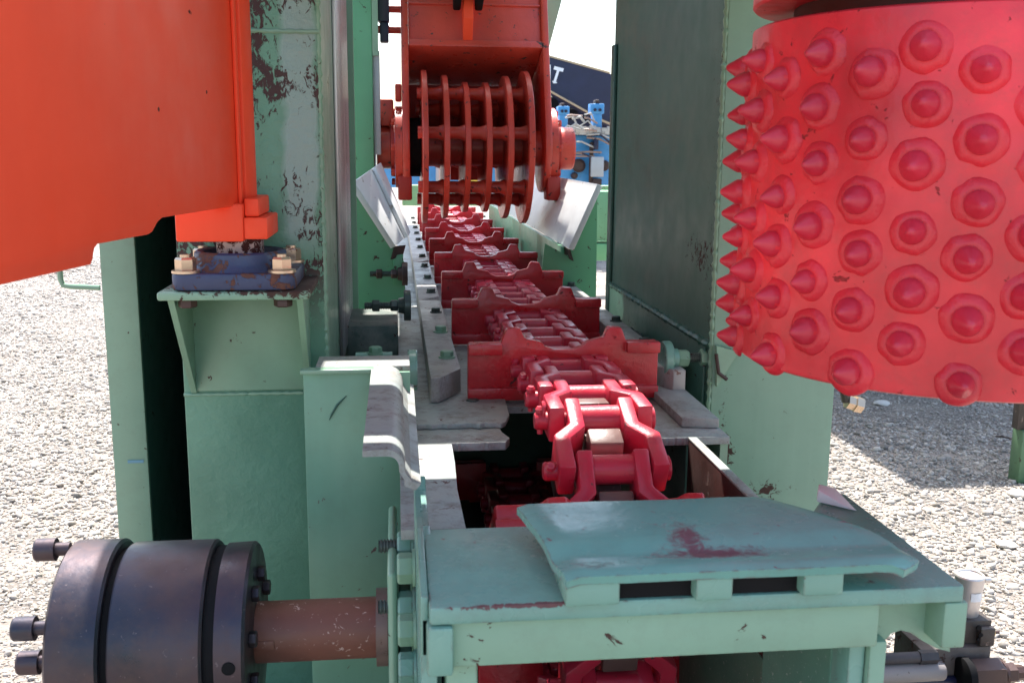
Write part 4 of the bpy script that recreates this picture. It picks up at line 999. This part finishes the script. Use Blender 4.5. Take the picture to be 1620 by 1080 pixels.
# things seen left of the arm and under the rotor
bb(597, 178, 612, 196, YM-.1, 'skyblue', 'tank'); bb(690, 262, 704, 288, YM-.2, 'grey', 'pump'); bb(612, 225, 640, 250, YM-.2, 'navy', 'valve_bank')
for i in range(9):
    x = random.uniform(598, 625); y = random.uniform(196, 262); hose([(x, y, YM-.25), (x+10, y+random.uniform(-6, 8), YM-.3), (x+22, y+random.uniform(-8, 8), YM-.25)], .014, random.choice((hm1, hm2, M['navy'])))
ob = thing('orange_crate', P(718, 262, Y=14), 'small orange equipment housing seen between the rotor discs', 'housing')
MB().box(px_x(707, 262, 14), px_x(731, 262, 14), 14, 14.4, px_z(715, 276, 14), px_z(715, 243, 14)).bevel(.02).obj('box', M['orange'], ob)
yb = thing('yellow_crate', P(752, 270, Y=14), 'small yellow equipment housing seen between the rotor discs', 'housing')
MB().box(px_x(742, 262, 14), px_x(768, 262, 14), 14, 14.4, px_z(755, 292, 14), px_z(755, 250, 14)).bevel(.02).obj('box', M['yellow'], yb)
# ================================================================== HYDRAULIC VALVE AT LOWER RIGHT
YV = 2.35
def vx(px, py=1000, Y=YV): return px_x(px, py, Y)
hv = thing('hydraulic_valve', P(1530, 1010, Y=YV), 'dirty steel hydraulic valve block with large hex fittings at lower right', 'valve')
MB().box(vx(1500), vx(1568), YV, YV+.09, px_z(1530, 1018, YV), px_z(1530, 982, YV)).bevel(.004).obj('upper_block', M['castdirty'], hv)
MB().box(vx(1545), vx(1568), YV-.02, YV+.05, px_z(1530, 1018, YV), px_z(1530, 990, YV)).bevel(.004).obj('port_block', M['castdirty'], hv)
MB().box(vx(1455), vx(1566), YV-.015, YV+.13, px_z(1530, 1085, YV), px_z(1530, 1019, YV)).bevel(.006).obj('lower_block', paint('weathered_cast', (.08, .06, .05), .6, .4, .08, dust=.2, bump=.9), hv)
MB().box(vx(1428, 1000, YV+.1), vx(1455, 1000, YV+.1), YV+.1, YV+.12, px_z(1440, 1032, YV+.1), px_z(1440, 990, YV+.1)).bevel(.003).obj('mount_ear', M['castdirty'], hv)
p = P(1441, 1010, Y=YV+.1); MB().lathe((p.x, p.y+.001, p.z), (p.x, p.y-.006, p.z), [(0, .016), (1, .016), (1, .010), (.2, .010)], 20).obj('ear_bush', M['zinc'], hv)
MB().cyl((p.x, p.y, p.z), (p.x, p.y-.002, p.z), .0098, 16).obj('ear_hole', M['black'], hv)
for (px, py, r_) in ((1549, 993, .007), (1552, 1004, .006), (1548, 1011, .004)):
    p = P(px, py, Y=YV-.02); MB().cyl((p.x, p.y+.004, p.z), (p.x, p.y-.0006, p.z), r_, 12).obj('port_hole', M['black'], hv)
zf = px_z(1570, 1006, YV); MB().cyl((vx(1568), YV+.02, zf), (vx(1580), YV+.02, zf), .009, 6).obj('brass_fitting', paint('brass', (.6, .36, .12), .3, .1, metal=.8), hv)
MB().cyl((vx(1580), YV+.02, zf), (vx(1588), YV+.02, zf), .004, 10).obj('fitting_tip', M['brownbolt'], hv)
zh = px_z(1550, 1060, YV-.03)
for a, b, r_, sg, nm in ((1510, 1522, .047, 32, 'o_ring'), (1522, 1570, .042, 6, 'hex_nut'), (1571, 1576, .034, 24, 'seal_ring'), (1577, 1592, .027, 6, 'adapter'), (1592, 1606, .02, 8, 'end_cap')):
    MB().lathe((vx(a), YV-.05, zh), (vx(b), YV-.05, zh), [(0, r_*.93), (.08, r_), (.92, r_), (1, r_*.93)], sg, rot=.3).obj(nm, M['brownbolt'] if sg != 32 else M['black'], hv)
for (py, r_, a, b, mt, nm) in ((1040, .015, 1370, 1475, 'hose', 'pipe'), (1040, .019, 1450, 1478, 'hose', 'pipe_nut'), (1063, .026, 1365, 1490, 'castdirty', 'cylinder'), (1079, .012, 1370, 1540, 'navy', 'rod')):
    z = px_z(1430, py, YV-.02); MB().lathe((vx(a), YV-.02, z), (vx(b), YV-.02, z), [(0, r_), (.98, r_), (1, r_*.9)], 24 if nm != 'pipe_nut' else 6).obj(nm, M[mt] if nm != 'cylinder' else paint('dusty_cylinder', (.28, .25, .235), .55, .15, .03, bump=.5), hv)
gg = thing('pressure_gauge', P(1530, 975, Y=YV+.04), 'small pale metal cylindrical gauge standing on the valve block', 'gauge')
gc = P(1528, 975, Y=YV+.045); g2 = px_z(1528, 905, YV+.045)
MB().lathe((gc.x, gc.y, gc.z-.005), (gc.x, gc.y, gc.z+.995), [(0, .026), (.01, .030), (.07, .034), (g2-gc.z-.02, .037), (g2-gc.z-.004, .039), (g2-gc.z, .037), (g2-gc.z, .031), (g2-gc.z-.005, .029), (g2-gc.z-.005, .0)], 40, closed=False).obj('body', M['alu'], gg)
MB().lathe((gc.x, gc.y, g2-.0095), (gc.x, gc.y, g2-.0085), [(0, .027), (1, .027)], 32).obj('dial', M['white'], gg)
MB().cyl((gc.x+.036, gc.y-.01, g2-.018), (gc.x+.052, gc.y-.012, g2-.018), .008, 12).obj('side_knob', M['alu'], gg)
# label wrapped as slightly larger arc
mb = MB(); zl0 = px_z(1530, 955, YV); zl1 = px_z(1530, 942, YV); vsl = []
for k in range(9):
    a = R(-110 + 50*k/8); vsl.append([mb.bm.verts.new((gc.x+.0372*math.cos(a), gc.y+.0372*math.sin(a), z)) for z in (zl0, zl1)])
for a_, b_ in zip(vsl, vsl[1:]): mb.bm.faces.new((a_[0], b_[0], b_[1], a_[1]))
mb.obj('sticker', M['letter'], gg)
# green block and pipe at right edge
gk = thing('green_block', P(1625, 770, Z=0), 'dark green steel block on the gravel at the right edge of the photo', 'block')
kb = P(1612, 765, Z=0)
MB().box(px_x(1617, 700, kb.y), px_x(1617, 700, kb.y)+.4, kb.y, kb.y+.09, 0, px_z(1605, 682, kb.y)).bevel(.006).obj('block', paint('block_green', (.10, .19, .10), .5, .2, .04), gk)
MB().box(px_x(1616, 650, kb.y), px_x(1616, 650, kb.y)+.06, kb.y+.02, kb.y+.07, px_z(1605, 682, kb.y)+.001, 1.3).bevel(.004).obj('upright', M['castdirty'], gk)
# fitting peeking under the drum
hb = P(1350, 640, Y=3.9)
ft = thing('hanging_fitting', hb, 'shiny hex fitting peeking out just below the drum, over the shaded gravel', 'fitting')
MB().lathe((hb.x-.03, 3.9, hb.z+.015), (hb.x+.035, 3.9, hb.z-.004), [(0, .03), (.5, .03), (.5, .036), (1, .034)], 6).obj('hex', M['zinc'], ft)
MB().cyl((hb.x-.03, 3.9, hb.z+.015), (hb.x-.1, 3.9, hb.z+.25), .02, 10).obj('pipe', M['castdirty'], ft)
MB().cyl((hb.x-.1, 3.9, hb.z+.25), (rx1-.002, 3.9, hb.z+.25), .02, 10).obj('pipe', M['castdirty'], ft)
print('DONE', len(bpy.data.objects))
